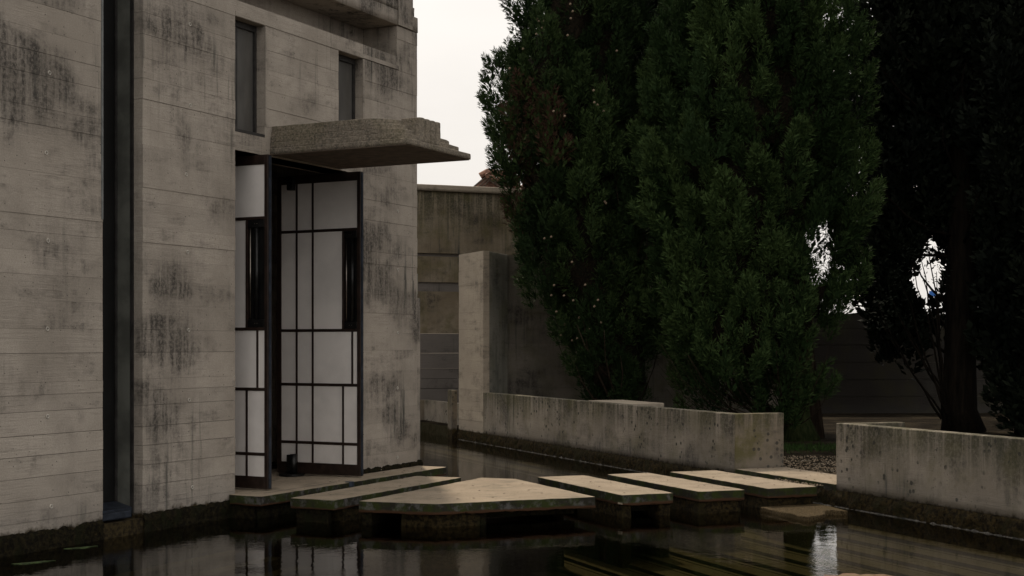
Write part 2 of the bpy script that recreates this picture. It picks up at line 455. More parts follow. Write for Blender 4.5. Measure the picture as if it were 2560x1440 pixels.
def leaf_mat(name, dark, light, brown=(.062, .034, .023)):
    m, nt, b = newmat(name)
    at = N_(nt, 'ShaderNodeAttribute'); at.attribute_name = 'tone'
    c = mixc(nt, ramp(nt, at.outputs['Fac'], 0, 1, 0, 1, False), dark, light)
    c = mixc(nt, ramp(nt, at.outputs['Fac'], 1.4, 1.6), c, brown)
    nt.links.new(c, b.inputs['Base Color'])
    b.inputs['Roughness'].default_value = .75; b.inputs['Specular IOR Level'].default_value = .12
    return m
M['leaf1'] = leaf_mat('cypress_foliage', (.014, .029, .009), (.044, .074, .023))
M['leaf2'] = leaf_mat('fresh_cypress_foliage', (.016, .034, .010), (.054, .090, .028))
M['leaf3'] = leaf_mat('shade_dark_evergreen_foliage', (.005, .008, .005), (.013, .018, .010))  # leaf colours cut to near black, standing in for deep shade
M['grass'] = leaf_mat('grass_blades', (.012, .028, .006), (.032, .066, .014))
def bark(name, c1, c2):
    m, nt, b = newmat(name)
    v1 = mapped(nt, (12, 12, 1.5)); a = tex(nt, v1, 1.5, 6, .7)
    nt.links.new(mixc(nt, ramp(nt, a, .35, .65), c1, c2), b.inputs['Base Color']); b.inputs['Roughness'].default_value = .9; b.inputs['Specular IOR Level'].default_value = .05
    nt.links.new(bump(nt, a, 1, .04), b.inputs['Normal']); return m
M['bark'] = bark('cypress_bark', (.022, .015, .011), (.055, .042, .030))
M['barkd'] = bark('shade_black_bark', (.006, .005, .004), (.018, .014, .010))  # bark colour cut to near black for the shaded trunks
M['barkg'] = bark('mossy_bark', (.018, .028, .010), (.045, .055, .022))

M['inner'] = moss_mat('shade_dark_dead_twigs', (.004, .004, .002), (.022, .016, .010), (.008, .010, .005), 30)  # dead twig brown, darkened to near black for the shade in crevices
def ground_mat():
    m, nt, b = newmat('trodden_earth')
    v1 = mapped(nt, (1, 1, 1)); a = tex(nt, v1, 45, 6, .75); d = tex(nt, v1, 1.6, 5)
    c = mixc(nt, ramp(nt, a, .35, .65), (.007, .006, .004), (.026, .020, .014))  # earth tones near black, tree shade put into the colour
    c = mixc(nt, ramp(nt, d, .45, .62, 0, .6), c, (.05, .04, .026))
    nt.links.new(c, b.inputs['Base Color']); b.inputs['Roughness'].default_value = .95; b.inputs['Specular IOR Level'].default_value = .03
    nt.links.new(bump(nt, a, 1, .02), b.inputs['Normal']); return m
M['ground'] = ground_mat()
M['gravel'] = moss_mat('gravel_stone', (.12, .09, .06), (.28, .22, .16), (.2, .17, .13), 12)
M['algae'] = plain('bright_algae', (.028, .048, .008), .7, 0, .5, 30)

# ------------------------------------------------------------------ setting: ground, water, pool
def quad_sheet(name, pts_list, z, m, kind='structure'):
    b = MB()
    for q in pts_list: b.poly([(x, y, z) for x, y in q])
    o = b.build(name, m)
    o.location = (B0[0], B0[1], 0); o.rotation_euler = (0, 0, ROT_W)
    tag(o, kind=kind); return o
PX0, PX1, PY0, PY1 = -16.0, .03, -9.5, 11.2
BIG = 400
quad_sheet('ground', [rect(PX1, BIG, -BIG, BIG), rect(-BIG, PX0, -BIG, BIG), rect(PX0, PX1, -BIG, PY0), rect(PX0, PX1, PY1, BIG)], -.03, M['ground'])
wsh = quad_sheet('water', [rect(PX0, PX1, PY0, PY1)], WATER, M['water'])
pb = MB()
pb.poly([(x, y, -1.1) for x, y in rect(PX0, PX1, PY0, PY1)])
for (xa, ya, xb, yb) in ((PX0, PY0, PX1, PY0), (PX1, PY0, PX1, PY1), (PX1, PY1, PX0, PY1), (PX0, PY1, PX0, PY0)):
    pb.poly([(xa, ya, -1.1), (xb, yb, -1.1), (xb, yb, -.03), (xa, ya, -.03)])
pf = pb.build('pool_floor', M['pool']); pf.location = (B0[0], B0[1], 0); pf.rotation_euler = (0, 0, ROT_W); tag(pf, kind='structure')
# stepped underwater tiers along the garden wall and along the chapel
k = 0
for i in range(17):
    x1 = -.12 - i * .235; z = -.32 - .035 * i
    b = MB().box(x1 - .185, x1, -8.5, -.2 if i > 1 else 9.0, -1.09, z)
    b.box(x1 - .235, x1, -8.5, -.2 if i > 1 else 9.0, -1.09, z - .03)
    o = b.build('pool_step', M['pool'], pf)
for i in range(9):
    b = MB().box(-4.0, -.25, -.28 - i*.27 - .15, -.28 - i*.27, -1.08, -.42 - .055*i)
    me = b.mesh('pool_step'); R = Matrix.Translation((A0[0], A0[1], 0)) @ Matrix.Rotation(ROT_C, 4, 'Z')
    me.transform((Matrix.Translation((B0[0], B0[1], 0)) @ Matrix.Rotation(ROT_W, 4, 'Z')).inverted() @ R)
    link('pool_step', me, M['pool'], pf)

# ------------------------------------------------------------------ board-marked wall courses
def intervals(x0, x1, holes):
    segs = [(x0, x1)]
    for (a, b_) in sorted(holes):
        new = []
        for (s, e) in segs:
            if b_ <= s or a >= e: new.append((s, e)); continue
            if a > s: new.append((s, a))
            if b_ < e: new.append((b_, e))
        segs = new
    return segs

def board_wall(parent, x0, x1, z0, z1, y0, y1, levels, holes, mat, corem, axis='x', gap=.004, amp=.0025, name='board_course', seed=0, matf=None):
    """wall of cast board courses; each course one piece, joints recessed; core behind closes the joints"""
    r = random.Random(seed)
    lv = [z0] + [z for z in levels if z0 + .03 < z < z1 - .03] + [z1]
    def P(bm_, xa, xb, ya, yb, za, zb):
        if axis == 'x': bm_.box(xa, xb, ya, yb, za, zb)
        else: bm_.box(ya, yb, xa, xb, za, zb)
    def bands(za, zb):
        cuts = sorted({za, zb} | {h[k_] for h in holes for k_ in (2, 3) if za < h[k_] < zb})
        for c0, c1 in zip(cuts[:-1], cuts[1:]):
            mid = (c0 + c1) / 2
            hs = [(h[0], h[1]) for h in holes if h[2] < mid < h[3]]
            yield c0, c1, intervals(x0, x1, hs)
    for a_, b_ in zip(lv[:-1], lv[1:]):
        bm_ = MB(); off = r.uniform(-amp, amp); g = gap * r.choice([0, 0, .3, .5, .9])
        # split course into the runs between openings and give each its own offset
        runs = []
        for c0, c1, segs in bands(a_, b_):
            lo = c0 + (g/2 if c0 == a_ and a_ > z0 else 0); hi = c1 - (g/2 if c1 == b_ and b_ < z1 else 0)
            for (s, e) in segs:
                hit = [q for q in runs if any(min(e, e2) - max(s, s2) > .001 for (s2, e2, _, _) in q)]
                q = [(s, e, lo, hi)] + [x for h_ in hit for x in h_]
                runs = [q2 for q2 in runs if q2 not in hit] + [q]
        for q in runs:
            bm_ = MB(); off = r.uniform(-amp, amp)
            for (s, e, lo, hi) in q: P(bm_, s, e, y0 + off, y1, lo, hi)
            bm_.build(name, mat, parent)
    cb = MB()
    for c0, c1, segs in bands(z0, z1):
        for (s, e) in segs: P(cb, s + .006, e - .006, y0 + .009, y1 - .009, c0 + (.002 if c0 > z0 else 0), c1 - .002)
    cb.build('wall_core', corem, parent)

LV = [-.35, -.2, .02, .175, .335, .49, .64, .81, .93, 1.02, 1.23, 1.41, 1.61, 1.8, 1.97, 2.106, 2.23, 2.425, 2.543, 2.748, 2.883, 3.008, 3.244, 3.41, 3.57, 3.76, 3.935, 4.145, 4.33, 4.47]

# ------------------------------------------------------------------ chapel
ch = thing('chapel', 'board marked grey concrete chapel with stepped canopy over two open white panelled doors', 'building', 'C')
H_SLOT = (-1.637, -1.185, -.085, 9)
H_DOOR = (0.0, 1.95, -.085, 2.985)
H_W1 = (0.0, .43, 3.144, 4.145)
H_W2 = (1.62, 2.06, 3.144, 4.145)
H_REC = (-1.0, 2.72, 4.286, 4.61)
board_wall(ch, -6, 2.06, -.6, 4.6, 0, .3, LV, [H_SLOT, H_DOOR, H_W1, H_W2, H_REC], M['board'], M['core'], seed=3)
board_wall(ch, 2.062, 3.137, -.6, 4.605, .001, .3, LV, [H_REC], M['board2'], M['core'], seed=9, gap=.003)
# panel between the windows is set in by a finger's width: raised surrounds
MB().box(.43, .455, -.008, .004, 3.26, 4.14).build('window_surround', M['board'], ch)
MB().box(2.06, 2.085, -.006, .004, 3.26, 4.14).build('window_surround', M['board'], ch)
MB().box(-.0, 2.75, -.006, .004, 4.15, 4.19).build('window_surround', M['board'], ch)
# recess behind the upper opening
MB().box(-1.1, 2.74, .42, .5, 4.2, 4.7).build('recess_wall', M['board2'], ch)
MB().box(2.721, 2.80, .3, .42, 4.2, 4.609).build('recess_wall', M['board2'], ch)
MB().box(-1.0, 2.72, .302, .42, 4.2, 4.284).build('recess_sill', M['board'], ch)
# stepped cornice
for i, (z0_, z1_, tx, yo) in enumerate([(4.612, 4.77, 3.146, -.004), (4.7701, 4.862, 3.07, -.003), (4.8621, 4.955, 3.0, -.002), (4.9551, 5.05, 2.925, -.003), (5.0501, 5.2, 2.85, -.002)]):
    prism('cornice_step', rect(-6, tx, yo, .46), z0_, z1_, .006, .003, M['board2'], ch, seed=i*3.1, cell=.12)
MB().box(2.725, 3.02, -.016, -.009, 4.615, 4.94).build('cornice_pilaster', M['board2'], ch)
# body of the building, hollow
MB().box(3.0, 3.13, .302, 5.0, -.6, 5.0).build('side_wall', M['board2'], ch)
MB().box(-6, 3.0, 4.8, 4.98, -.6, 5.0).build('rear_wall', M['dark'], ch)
MB().box(-6.2, -6.0, .0, 5.0, -.6, 5.0).build('side_wall', M['board2'], ch)
MB().box(-6, 2.99, .5, 4.8, 4.75, 4.9).build('roof', M['core'], ch)
MB().box(-6, 2.99, .305, 4.79, -.3, -.012).build('interior_floor', M['slab'], ch)
# outer corner steps
MB().box(3.138, 3.25, .03, .28, -.6, 1.79).build('corner_pier', M['board2'], ch)
MB().box(3.145, 3.235, .05, .25, 1.83, 2.05).build('corner_block', M['flute'], ch)
MB().box(3.139, 3.175, .03, .25, 1.792, 2.2).build('corner_block', M['board2'], ch)
# rough mossy foot just proud of the wall
def moss_strip(name, x0, x1, y, z0, z1, parent, m, sgn=-1, axis='x', amp=.018, seed=0, cell=.035):
    nx = int((x1 - x0) / cell) + 1; nzv = max(3, int((z1 - z0) / cell))
    v = []; f = []
    for j in range(nzv + 1):
        for i in range(nx + 1):
            x = x0 + (x1 - x0) * i / nx; z = z0 + (z1 - z0) * j / nzv
            d = amp * (.6 + nz((x, seed, z), 9) + .7 * nz((x, seed, z), 30))
            d *= min(1, (nzv - j) / 1.5)
            if j == nzv: z += .018 * nz((x, seed, 0), 14); d = -.004
            y_ = y + sgn * max(-.004, d)
            v.append((x, y_, z) if axis == 'x' else (y_, x, z))
    for j in range(nzv):
        for i in range(nx):
            a_ = j*(nx+1) + i; q = (a_, a_+1, a_+nx+2, a_+nx+1)
            f.append(q if (axis == 'x') == (sgn < 0) else q[::-1])
    me = bpy.data.meshes.new(name); me.from_pydata(v, [], f); me.update()
    return link(name, me, m, parent, True)
moss_strip('mossy_foot', -4.2, -1.64, .0, -.5, -.045, ch, M['mossdark'], seed=1)
moss_strip('mossy_foot', -1.18, -.02, .0, -.5, -.045, ch, M['mossdark'], seed=2)
moss_strip('mossy_foot', 1.96, 3.24, .0, -.5, .055, ch, M['mossdark'], seed=3)
# tie holes
ringv = MB()
def torus(R, r, n=14, k_=6):
    b = MB()
    for i in range(n):
        a = 2*PI*i/n
        for j in range(k_):
            t = 2*PI*j/k_
            b.v.append(((R + r*math.cos(t))*math.cos(a), r*math.sin(t), (R + r*math.cos(t))*math.sin(a)))
    for i in range(n):
        for j in range(k_):
            b.f.append((i*k_+j, i*k_+(j+1) % k_, ((i+1) % n)*k_+(j+1) % k_, ((i+1) % n)*k_+j))
    return b.mesh('tie_hole')
tm_ = torus(.0125, .004); tm_.materials.append(M['ring'])
def c_from_px(u, v):      # point of the facade plane seen at a photo pixel
    r = (u - CX) / F
    e1 = (math.sin(A_ANG), math.cos(A_ANG))
    t = (r * A0[1] - A0[0]) / (e1[0] - r * e1[1]); Y = A0[1] + t * e1[1]
    return t, H - (v - Y0) / F * Y
for (u, v) in [(123, 182), (115, 382), (119, 602), (118, 822), (118, 1041), (127, 1266), (474, 61), (475, 263), (465, 436), (468, 630), (471, 825), (472, 1000), (480, 1218),
               (994, 528), (994, 675), (994, 832), (993, 970), (993, 1143)]:
    t, z = c_from_px(u, v)
    o = link('tie_hole', tm_, None, ch); o.location = (t, -.004, z); o.rotation_euler = (0, random.uniform(0, 6), 0)

# slot window
MB().box(-1.66, -1.18, .27, .285, -.1, 4.6).build('slot_pane', M['pane_dark'], ch)
MB().box(-1.66, -1.60, .22, .269, -.05, 4.6).build('slot_frame', M['winframe'], ch)
MB().box(-1.192, -1.183, .125, .255, .0, 4.6).build('slot_jamb', M['jamb'], ch)
MB().box(-1.198, -1.184, .09, .12, -.05, 4.6).build('slot_frame', M['winframe'], ch)
MB().box(-1.215, -1.19, .256, .268, .0, 4.6).build('slot_frame', M['winframe'], ch)
MB().box(-1.655, -1.636, -.006, .10, 2.25, 4.3).build('slot_edge_strip', M['strip'], ch)
MB().poly([(-1.637, .10, .0), (-1.2, .10, .0), (-1.2, .262, .04), (-1.637, .262, .04)]).poly([(-1.637, .10, -.08), (-1.2, .10, -.08), (-1.2, .10, .0), (-1.637, .10, .0)]).build('slot_sill', M['blue_steel'], ch)
MB().box(-1.637, -1.30, .02, .10, -.06, -.012).build('slot_sill', M['blue_steel'], ch, bevel=.003)
MB().box(-1.637, -1.185, .05, .28, -.30, -.13).build('slot_step', M['mossdark'], ch)

# upper windows
for (a, b_) in ((0.0, .43), (1.62, 2.06)):
    w = MB()
    w.box(a + .001, a + .04, .09, .14, 3.146, 4.143).box(b_ - .03, b_ - .001, .09, .14, 3.146, 4.143).box(a + .04, b_ - .03, .09, .14, 4.09, 4.143).box(a + .04, b_ - .03, .09, .14, 3.146, 3.19)
    wo = w.build('window', M['winframe'], ch)
    MB().box(a + .04, b_ - .03, .112, .122, 3.19, 4.09).build('pane', M['pane'], wo)
    MB().box(a + .001, b_ - .001, .0, .09, 3.146, 3.17).build('sill', M['winframe'], wo)
    MB().box(a + .04, a + .16, .10, .111, 3.19, 4.09).build('mullion', M['winframe'], wo)

# canopy: five rounded tiers, washed aggregate, fluted spout block on the front edge
def rounded_tier(x0, x1, y0, r, n=8):     # projecting towards -y, wall at y=.0
    p = [(x0, .0)]
    if r > .01:
        for i in range(n + 1): 
            a = PI + PI/2*i/n; p.append((x0 + r + r*math.cos(a), y0 + r + r*math.sin(a)))
        for i in range(n + 1):
            a = 1.5*PI + PI/2*i/n; p.append((x1 - r + r*math.cos(a), y0 + r + r*math.sin(a)))
    else: p += [(x0, y0), (x1, y0)]
    p.append((x1, .0)); return p
cano = prism('canopy', rounded_tier(.5, 1.66, -1.435, .0), 3.003, 3.056, .008, .003, M['canopy'], ch, seed=2, cell=.04)
for i in range(1, 5):
    ins = .05 * i
    prism('canopy_tier', rounded_tier(.5 + ins*.16, 1.66 - ins, -1.435 + ins, .05 + .07*i), 3.04 + .05*(i-1), 3.056 + .05*i, .004, .005, M['canopy'], cano, seed=i*2.2, cell=.04)
fl = []
x = .79
pts = [(.79, -1.2)]
for k_ in range(4):
    for j in range(7):
        a = PI + PI*j/6
        pts.append((.79 + .094*k_ + .047 + .047*math.cos(a), -1.375 + .03*math.sin(a)))
pts.append((.79 + .376, -1.2))
prism('spout_block', pts, 3.058, 3.275, .008, .003, M['canopy'], cano, seed=6, cell=.02)
MB().box(.50, 1.655, -1.42, -.01, 2.996, 3.002).build('canopy_soffit', M['wood_dark'], cano)
# lintel track over the leaves
MB().box(.0, 1.95, .02, .28, 2.985, 2.999).build('lintel_plate', M['blue_steel'], ch)

# doors: two pivoting leaves standing open at right angles to the facade
def c_leaf(tx, inner, outer, offs, label):
    """leaf in the plane x=tx..tx+.06; visible face looks towards -x; outer edge at y=outer (negative = outside)"""
    e = bpy.data.objects.new('door', None); COL.objects.link(e); e.parent = ch; e['label'] = label
    TH = .055; x0, x1 = tx, tx + TH
    yo, yi = outer, inner
    st = .038
    ZB, ZT = .012, 2.972
    R = [.055 + .02, .32, .895, 1.43, 2.413, 2.905]       # rail centre heights
    def bar(nm, ya, yb, za, zb, xo=0.0): return MB().box(x0 - xo, x1 + xo, ya, yb, za, zb).build(nm, M['frame'], e, bevel=.003)
    bar('stile', yo, yo + st, ZB, ZT, .002); bar('stile', yi - .05, yi, ZB, ZT, .002)
    bar('rail', yo + st, yi - .05, ZB, ZB + .11, .001); bar('rail', yo + st, yi - .05, ZT - .085, ZT, .001)
    for z in R[1:5]: bar('rail', yo + st, yi - .05, z - .014, z + .014)
    V = {k_: yo + o_ for k_, o_ in zip('abcd', offs)}
    mullw = .011
    lv = [ZB + .11, R[1]-.014, R[1]+.014, R[2]-.014, R[2]+.014, R[3]-.014, R[3]+.014, R[4]-.014, R[4]+.014, ZT - .085]
    rows = [(lv[0], lv[1], 'abc'), (lv[2], lv[3], 'abc'), (lv[4], lv[5], 'abd'), (lv[6], lv[7], 'abc'), (lv[8], lv[9], 'ab')]
    for ri, (za, zb, ks) in enumerate(rows):
        ys = sorted([V[k_] for k_ in ks])
        for y in ys: bar('mullion', y - mullw, y + mullw, za, zb, -.001)
        edges = [yo + st] + [q for y in ys for q in (y - mullw, y + mullw)] + [yi - .05]
        for p in range(0, len(edges), 2):
            a_, b2 = edges[p], edges[p+1]
            if ri == 3 and p == 0: continue      # the slot with the pull
            MB().box(x0 + .008, x1 - .008, a_, b2, za, zb).build('panel', M['plaster'], e)
    # pull slot
    a_, b2 = yo + st, V['c'] - mullw
    za, zb = rows[3][0], rows[3][1]
    h = MB().box(x0 + .035, x0 + .05, a_, b2, za, zb).build('pull', M['pull'], e)
    MB().box(x0 + .002, x0 + .03, a_ + .004, b2 - .004, za + .002, za + .07).build('pull_bracket', M['pull'], h, bevel=.004)
    MB().box(x0 + .002, x0 + .03, a_ + .004, b2 - .004, zb - .07, zb - .002).build('pull_bracket', M['pull'], h, bevel=.004)
    MB().tube([(x0 + .015, b2 - .022, za + .07), (x0 + .015, b2 - .022, zb - .07)], .006, 8).build('pull_bar', M['brass'], h, True)
    MB().tube([(x0 + .024, b2 - .085, za + .07), (x0 + .024, b2 - .085, zb - .07)], .024, 10).build('pull_bar', M['pull'], h, True)
    for zq in (za + .035, zb - .035):
        for dy in (-.012, .012):
            MB().tube([(x0 - .003, (a_+b2)/2 + dy, zq), (x0 + .002, (a_+b2)/2 + dy, zq)], .004, 8).build('screw', M['brass'], h)
    # end channel
    MB().box(x0 + .012, x1 - .010, yo - .006, yo + .001, ZB + .01, ZT - .01).build('end_channel', M['blue_steel'], e)
    return e
dl = c_leaf(.30, .80, -.128, (.75, .558, .235, .118), 'left door leaf, mostly hidden behind the wall edge')
dr = c_leaf(1.72, .80, -.187, (.752, .560, .203, .096), 'right door leaf, white panels fully in view')
# pivots of the right leaf
pv = MB().box(1.63, 1.70, .555, .625, .03, .20).build('pivot', M['pull'], dr, bevel=.012)
MB().tube([(1.66, .56, .0), (1.66, .56, .205)], .035, 14).build('pivot', M['pull'], dr, True)
MB().tube([(1.66, .58, -.008), (1.66, .58, .012)], .13, 20).build('pivot_plate', M['pull'], dr)
MB().box(1.64, 1.70, .56, .63, 2.82, 2.95).build('pivot', M['pull'], dr, bevel=.01)
# inside the doorway
MB().box(2.94, 3.0, 1.70, 1.98, -.01, 2.95).build('inner_jamb', M['pier'], ch)
MB().box(2.86, 2.96, 1.98, 2.1, -.01, 2.95).build('inner_jamb', M['winframe'], ch)
MB().box(.2, 2.95, 1.2, 1.26, -.010, .05).build('threshold_bar', M['winframe'], ch)
MB().box(.2, 2.95, 1.19, 1.2, .035, .045).build('threshold_strip', M['brass'], ch)

# ------------------------------------------------------------------ landing and stepping slabs
ld = thing('landing_slab', 'long thin concrete landing under the open door leaves along the chapel foot', 'slab', 'C')
prism('slab_top', rect(-.10, 3.14, -.355, -.012), -.085, 0, .007, .004, M['slab'], ld, seed=1, under=True, rag=.01)
prism('slab_top', rect(.012, 1.94, -.012, .32), -.085, -.001, .01, .003, M['slab'], ld, seed=1.4)
MB().box(.12, 1.25, -.225, -.215, -.02, .0012).build('floor_track', M['winframe'], ld)
MB().tube([(1.30, -.335, -.04), (1.30, -.335, .004)], .045, 16).build('floor_socket', M['blue_steel'], ld)
moss_strip('mossy_foot', -.06, 3.1, -.27, -.7, -.08, ld, M['mossdark'], seed=5)
prism('base', rect(-.07, .34, -.26, .0), -.9, -.084, .01, .012, M['mossdark'], ld, seed=7)

s0 = thing('stepping_slab', 'narrow slab lying parallel to the chapel, between the landing and the large pointed slab', 'slab', 'C', group='slabs of the path over the water')
prism('slab_top', [(-.066, -1.063), (2.19, -1.045), (2.13, -.575), (-.07, -.63)], -.085, 0, .007, .004, M['slab'], s0, seed=11, under=True, rag=.012)
for (a, b_, c_, d_) in ((.12, .42, -1.04, -.66), (1.7, 2.05, -1.0, -.66)):
    prism('pier', rect(a, b_, c_, d_), -1.0, -.086, .01, .01, M['moss'], s0, seed=a)
prism('pier', rect(-.03, .04, -.98, -.66), -1.0, -.086, .01, .01, M['mossdark'], s0, seed=3)
prism('beam', rect(.02, 2.0, -.80, -.68), -.16, -.087, .01, .006, M['mossdark'], s0, seed=4)

s1 = thing('stepping_slab', 'large five sided pointed slab where the path turns, with one corner towards the viewer', 'slab', 'W', group='slabs of the path over the water')
prism('slab_top', [(-4.488, -1.42), (-3.97, -1.85), (-2.524, -1.85), (-2.53, -.15), (-2.79, .09)], -.092, 0, .007, .004, M['slab'], s1, seed=21, under=True, rag=.014)
prism('pier', [(-4.18, -1.60), (-3.95, -1.80), (-3.56, -1.80), (-3.56, -1.3), (-3.8, -1.2)], -1.0, -.093, .01, .01, M['moss'], s1, seed=23)
prism('pier', [(-4.46, -1.40), (-4.39, -1.46), (-3.9, -.9), (-3.97, -.84)], -1.0, -.093, .01, .008, M['mossdark'], s1, seed=24)
prism('pier', rect(-2.68, -2.56, -1.3, -.3), -1.0, -.093, .01, .008, M['mossdark'], s1, seed=25)
prism('beam', rect(-3.556, -3.50, -1.79, -1.4), -1.0, -.094, .004, .002, M['mossdark'], s1, seed=28)  # dark strip added against the pier to hide its sunlit edge
prism('beam', rect(-3.5, -2.6, -1.60, -1.50), -.165, -.094, .01, .006, M['mossdark'], s1, seed=26)
prism('beam', rect(-3.3, -2.7, -1.30, -1.20), -1.0, -.20, .01, .006, M['mossdark'], s1, seed=27)

labs = ['narrow slab right of the large pointed slab, on hollow footing, first of the straight row',
        'narrow slab on a solid rough footing, second of the straight row from the pointed slab',
        'narrow slab with green edge above the small algae ledge, third of the straight row',
        ]
spec = [(-2.258, -1.755, 0), (-1.50, -1.032, 1), (-.785, -.265, 1)]
for i, (xa, xb, solid) in enumerate(spec):
    s = thing('stepping_slab', labs[i], 'slab', 'W', group='slabs of the path over the water')
    prism('slab_top', rect(xa, xb, -1.825, -.05), -.09 - .0 * i, 0, .007, .004, M['slab2'] if i else M['slab'], s, seed=31 + i*4, under=True, rag=.012)
    if solid:
        prism('pier', rect(xa + .02, xb - .02, -1.80, -.08), -1.0, -.091, .012, .014, M['moss'], s, seed=34 + i)
    else:
        prism('pier', rect(xa + .02, xa + .11, -1.79, -.9), -1.0, -.091, .01, .01, M['moss'], s, seed=41)
        prism('pier', rect(xb - .12, xb - .015, -1.79, -.9), -1.0, -.091, .01, .01, M['moss'], s, seed=42)
        prism('pier', rect(xa + .02, xb - .02, -.6, -.1), -1.0, -.091, .01, .01, M['mossdark'], s, seed=43)
        prism('beam', rect(xa + .1, xb - .12, -1.64, -1.5), -.165, -.092, .01, .006, M['mossdark'], s, seed=44)
s5 = thing('threshold_slab', 'last pale slab of the path, set in the gap between the two low walls', 'slab', 'W')
prism('slab_top', rect(.0, .60, -1.735, -.012), -.10, 0, .007, .004, M['slab2'], s5, seed=51, under=True)
prism('base', rect(.012, .58, -1.73, -.02), -.8, -.099, .012, .01, M['moss'], s5, seed=52)

lg = thing('algae_ledge', 'small brown algae covered ledge just above the water beside the third narrow slab', 'ledge', 'W')
prism('ledge_top', [(-.90, -2.60), (-.62, -2.44), (-.50, -2.26), (-.30, -2.33), (-.24, -1.95), (-.26, -1.80), (-.86, -1.80)], -.6, -.163, .012, .014, M['ledge'], lg, seed=61, cell=.03)

# ------------------------------------------------------------------ garden walls
WL = [-.05, .12, .27, .42, .60, .86, 1.05, 1.30, 1.52, 1.78, 1.98, 2.2, 2.42]
g1 = thing('garden_wall', 'streaked low concrete wall rising into a tall pale pier at its far end, left of the path gap', 'wall', 'W')
for a, b_ in ((-.05, .567),):
    top = b_ > .5
    prism('wall_body', [(0, .0), (.14, .0), (.14, 6.995), (0, 6.995)], a, b_, .007, .003, M['low'], g1, seed=70 + a, cell=.05)
prism('wall_wing', rect(.004, .60, -.008, .13), -.05, .569, .008, .003, M['wing'], g1, seed=77)
board_wall(g1, 7.0, 8.03, -.05, 2.695, 0, .10, WL, [], M['pier'], M['core'], axis='y', seed=5, gap=.005, amp=.003)
moss_strip('mossy_foot', .0, 8.03, .0, -.6, -.045, g1, M['moss'], axis='y', sgn=-1, amp=.03, seed=6)
MB().box(.01, .10, .005, 8.0, -.7, -.05).build('foot', M['mossdark'], g1)
MB().box(.1, .59, .005, .12, -.7, -.05).build('foot', M['mossdark'], g1)
# stepped flutes of the niche
for i in range(6):
    MB().box(.102 + .085*i, .176 + .085*i, 7.06 + .085*i, 7.7, -.05, 2.69 - .002*i).build('flute', M['flute'], g1, bevel=.006)
# pale post at the pier's far end
MB().box(-.085, -.0, 8.10, 8.30, -.6, .567).build('end_post', M['wing'], g1, bevel=.006)
moss_strip('meniscus_highlight', .2, 7.95, -.03, WATER - .004, WATER + .006, g1, M['meniscus'], axis='y', sgn=-1, amp=.006, seed=8, cell=.02)  # pale strip painting the highlight along the water edge

g2 = thing('garden_wall', 'low concrete wall with black lichen spots running out of the right edge of the view', 'wall', 'W')
for a, b_ in ((-.05, .567),):
    top = b_ > .5
    x_ = 0 if top else .002
    prism('wall_body', [(0, -8.5), (.14, -8.5), (.14, -1.742), (0, -1.742)], a, b_, .007, .003, M['low'], g2, seed=80 + a, cell=.07)
prism('wall_wing', rect(.142, .68, -1.87, -1.744), -.05, .566, .008, .003, M['wing'], g2, seed=78)
moss_strip('mossy_foot', -8.5, -.0, .0, -.6, -.045, g2, M['moss'], axis='y', sgn=-1, amp=.03, seed=16)
MB().box(.01, .12, -8.5, -1.75, -.7, -.052).build('foot', M['mossdark'], g2)
moss_strip('meniscus_highlight', -8.5, -1.1, -.03, WATER - .004, WATER + .007, g2, M['meniscus'], axis='y', sgn=-1, amp=.006, seed=9, cell=.02)  # same painted water-edge highlight along the right wall

bl = thing('stone_bench', 'flat pale concrete block just behind the long low wall', 'bench', 'W')
prism('block', rect(.22, .74, 2.80, 3.9), -.03, .562, .012, .004, M['pier'], bl, seed=88)

# niche wall, running right behind the cypresses
nw = thing('niche_wall', 'dark shaded board marked wall right of the tall pale pier, behind the left cypress', 'wall', 'W')
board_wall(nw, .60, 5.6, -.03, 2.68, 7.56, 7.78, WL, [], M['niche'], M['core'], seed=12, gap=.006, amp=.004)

# rear boundary wall with its bands
bw = thing('boundary_wall', 'tall rain streaked boundary wall with grey bands, behind the chapel corner', 'wall', 'W')
YB = 11.25
def z_at(v, Y=25.2): return H - (v - Y0) / F * Y
zs = [z_at(v) for v in (1010, 833, 728, 705, 640, 632, 476, 460)]
MB().box(-8, 5, YB, YB + .3, -.8, zs[0]).build('base_course', M['greyband'], bw)
lvz = [zs[0] + (zs[1] - zs[0]) * q for q in (0, .22, .36, .5, .72, 1)]
for a, b_ in zip(lvz[:-1], lvz[1:]): MB().box(-8, 5, YB + random.uniform(-.004, .004), YB + .3, a, b_ - .008).build('board_course', M['greyband'], bw)
MB().box(-8, 5, YB + .02, YB + .3, zs[1], zs[2]).build('render_panel', M['back'], bw)
MB().box(-8, 5, YB + .05, YB + .3, zs[2] + .002, zs[3]).build('band', M['greyband'], bw)
MB().box(-8, 5, YB + .02, YB + .3, zs[3] + .002, zs[4]).build('render_panel', M['back'], bw)
MB().box(-8, 5, YB + .07, YB + .3, zs[4] + .002, zs[5]).build('band', M['greyband'], bw)
MB().box(-8, 5, YB + .02, YB + .3, zs[5] + .002, zs[6]).build('render_panel', M['back'], bw)
prism('coping', rect(-8, 5, YB - .03, YB + .34), zs[6] + .002, zs[7], .015, .004, M['pier'], bw, cell=.2)
pp = thing('pool_parapet', 'low mossy parapet with a corner at the far end of the pool', 'wall', 'W')
MB().box(-8, .30, 10.5, 10.62, -.05, .32).build('parapet', M['wing'], pp, bevel=.006)
MB().box(.30, .42, 8.4, 10.62, -.05, .32).build('parapet', M['low'], pp, bevel=.006)
for i in range(3):
    MB().box(-8, .30 - .03*i, 10.5 - .14*(i+1), 10.5 - .14*i, -.8, -.06 - .055*i).build('parapet_step', M['moss'] if i else M['mossdark'], pp, bevel=.006)

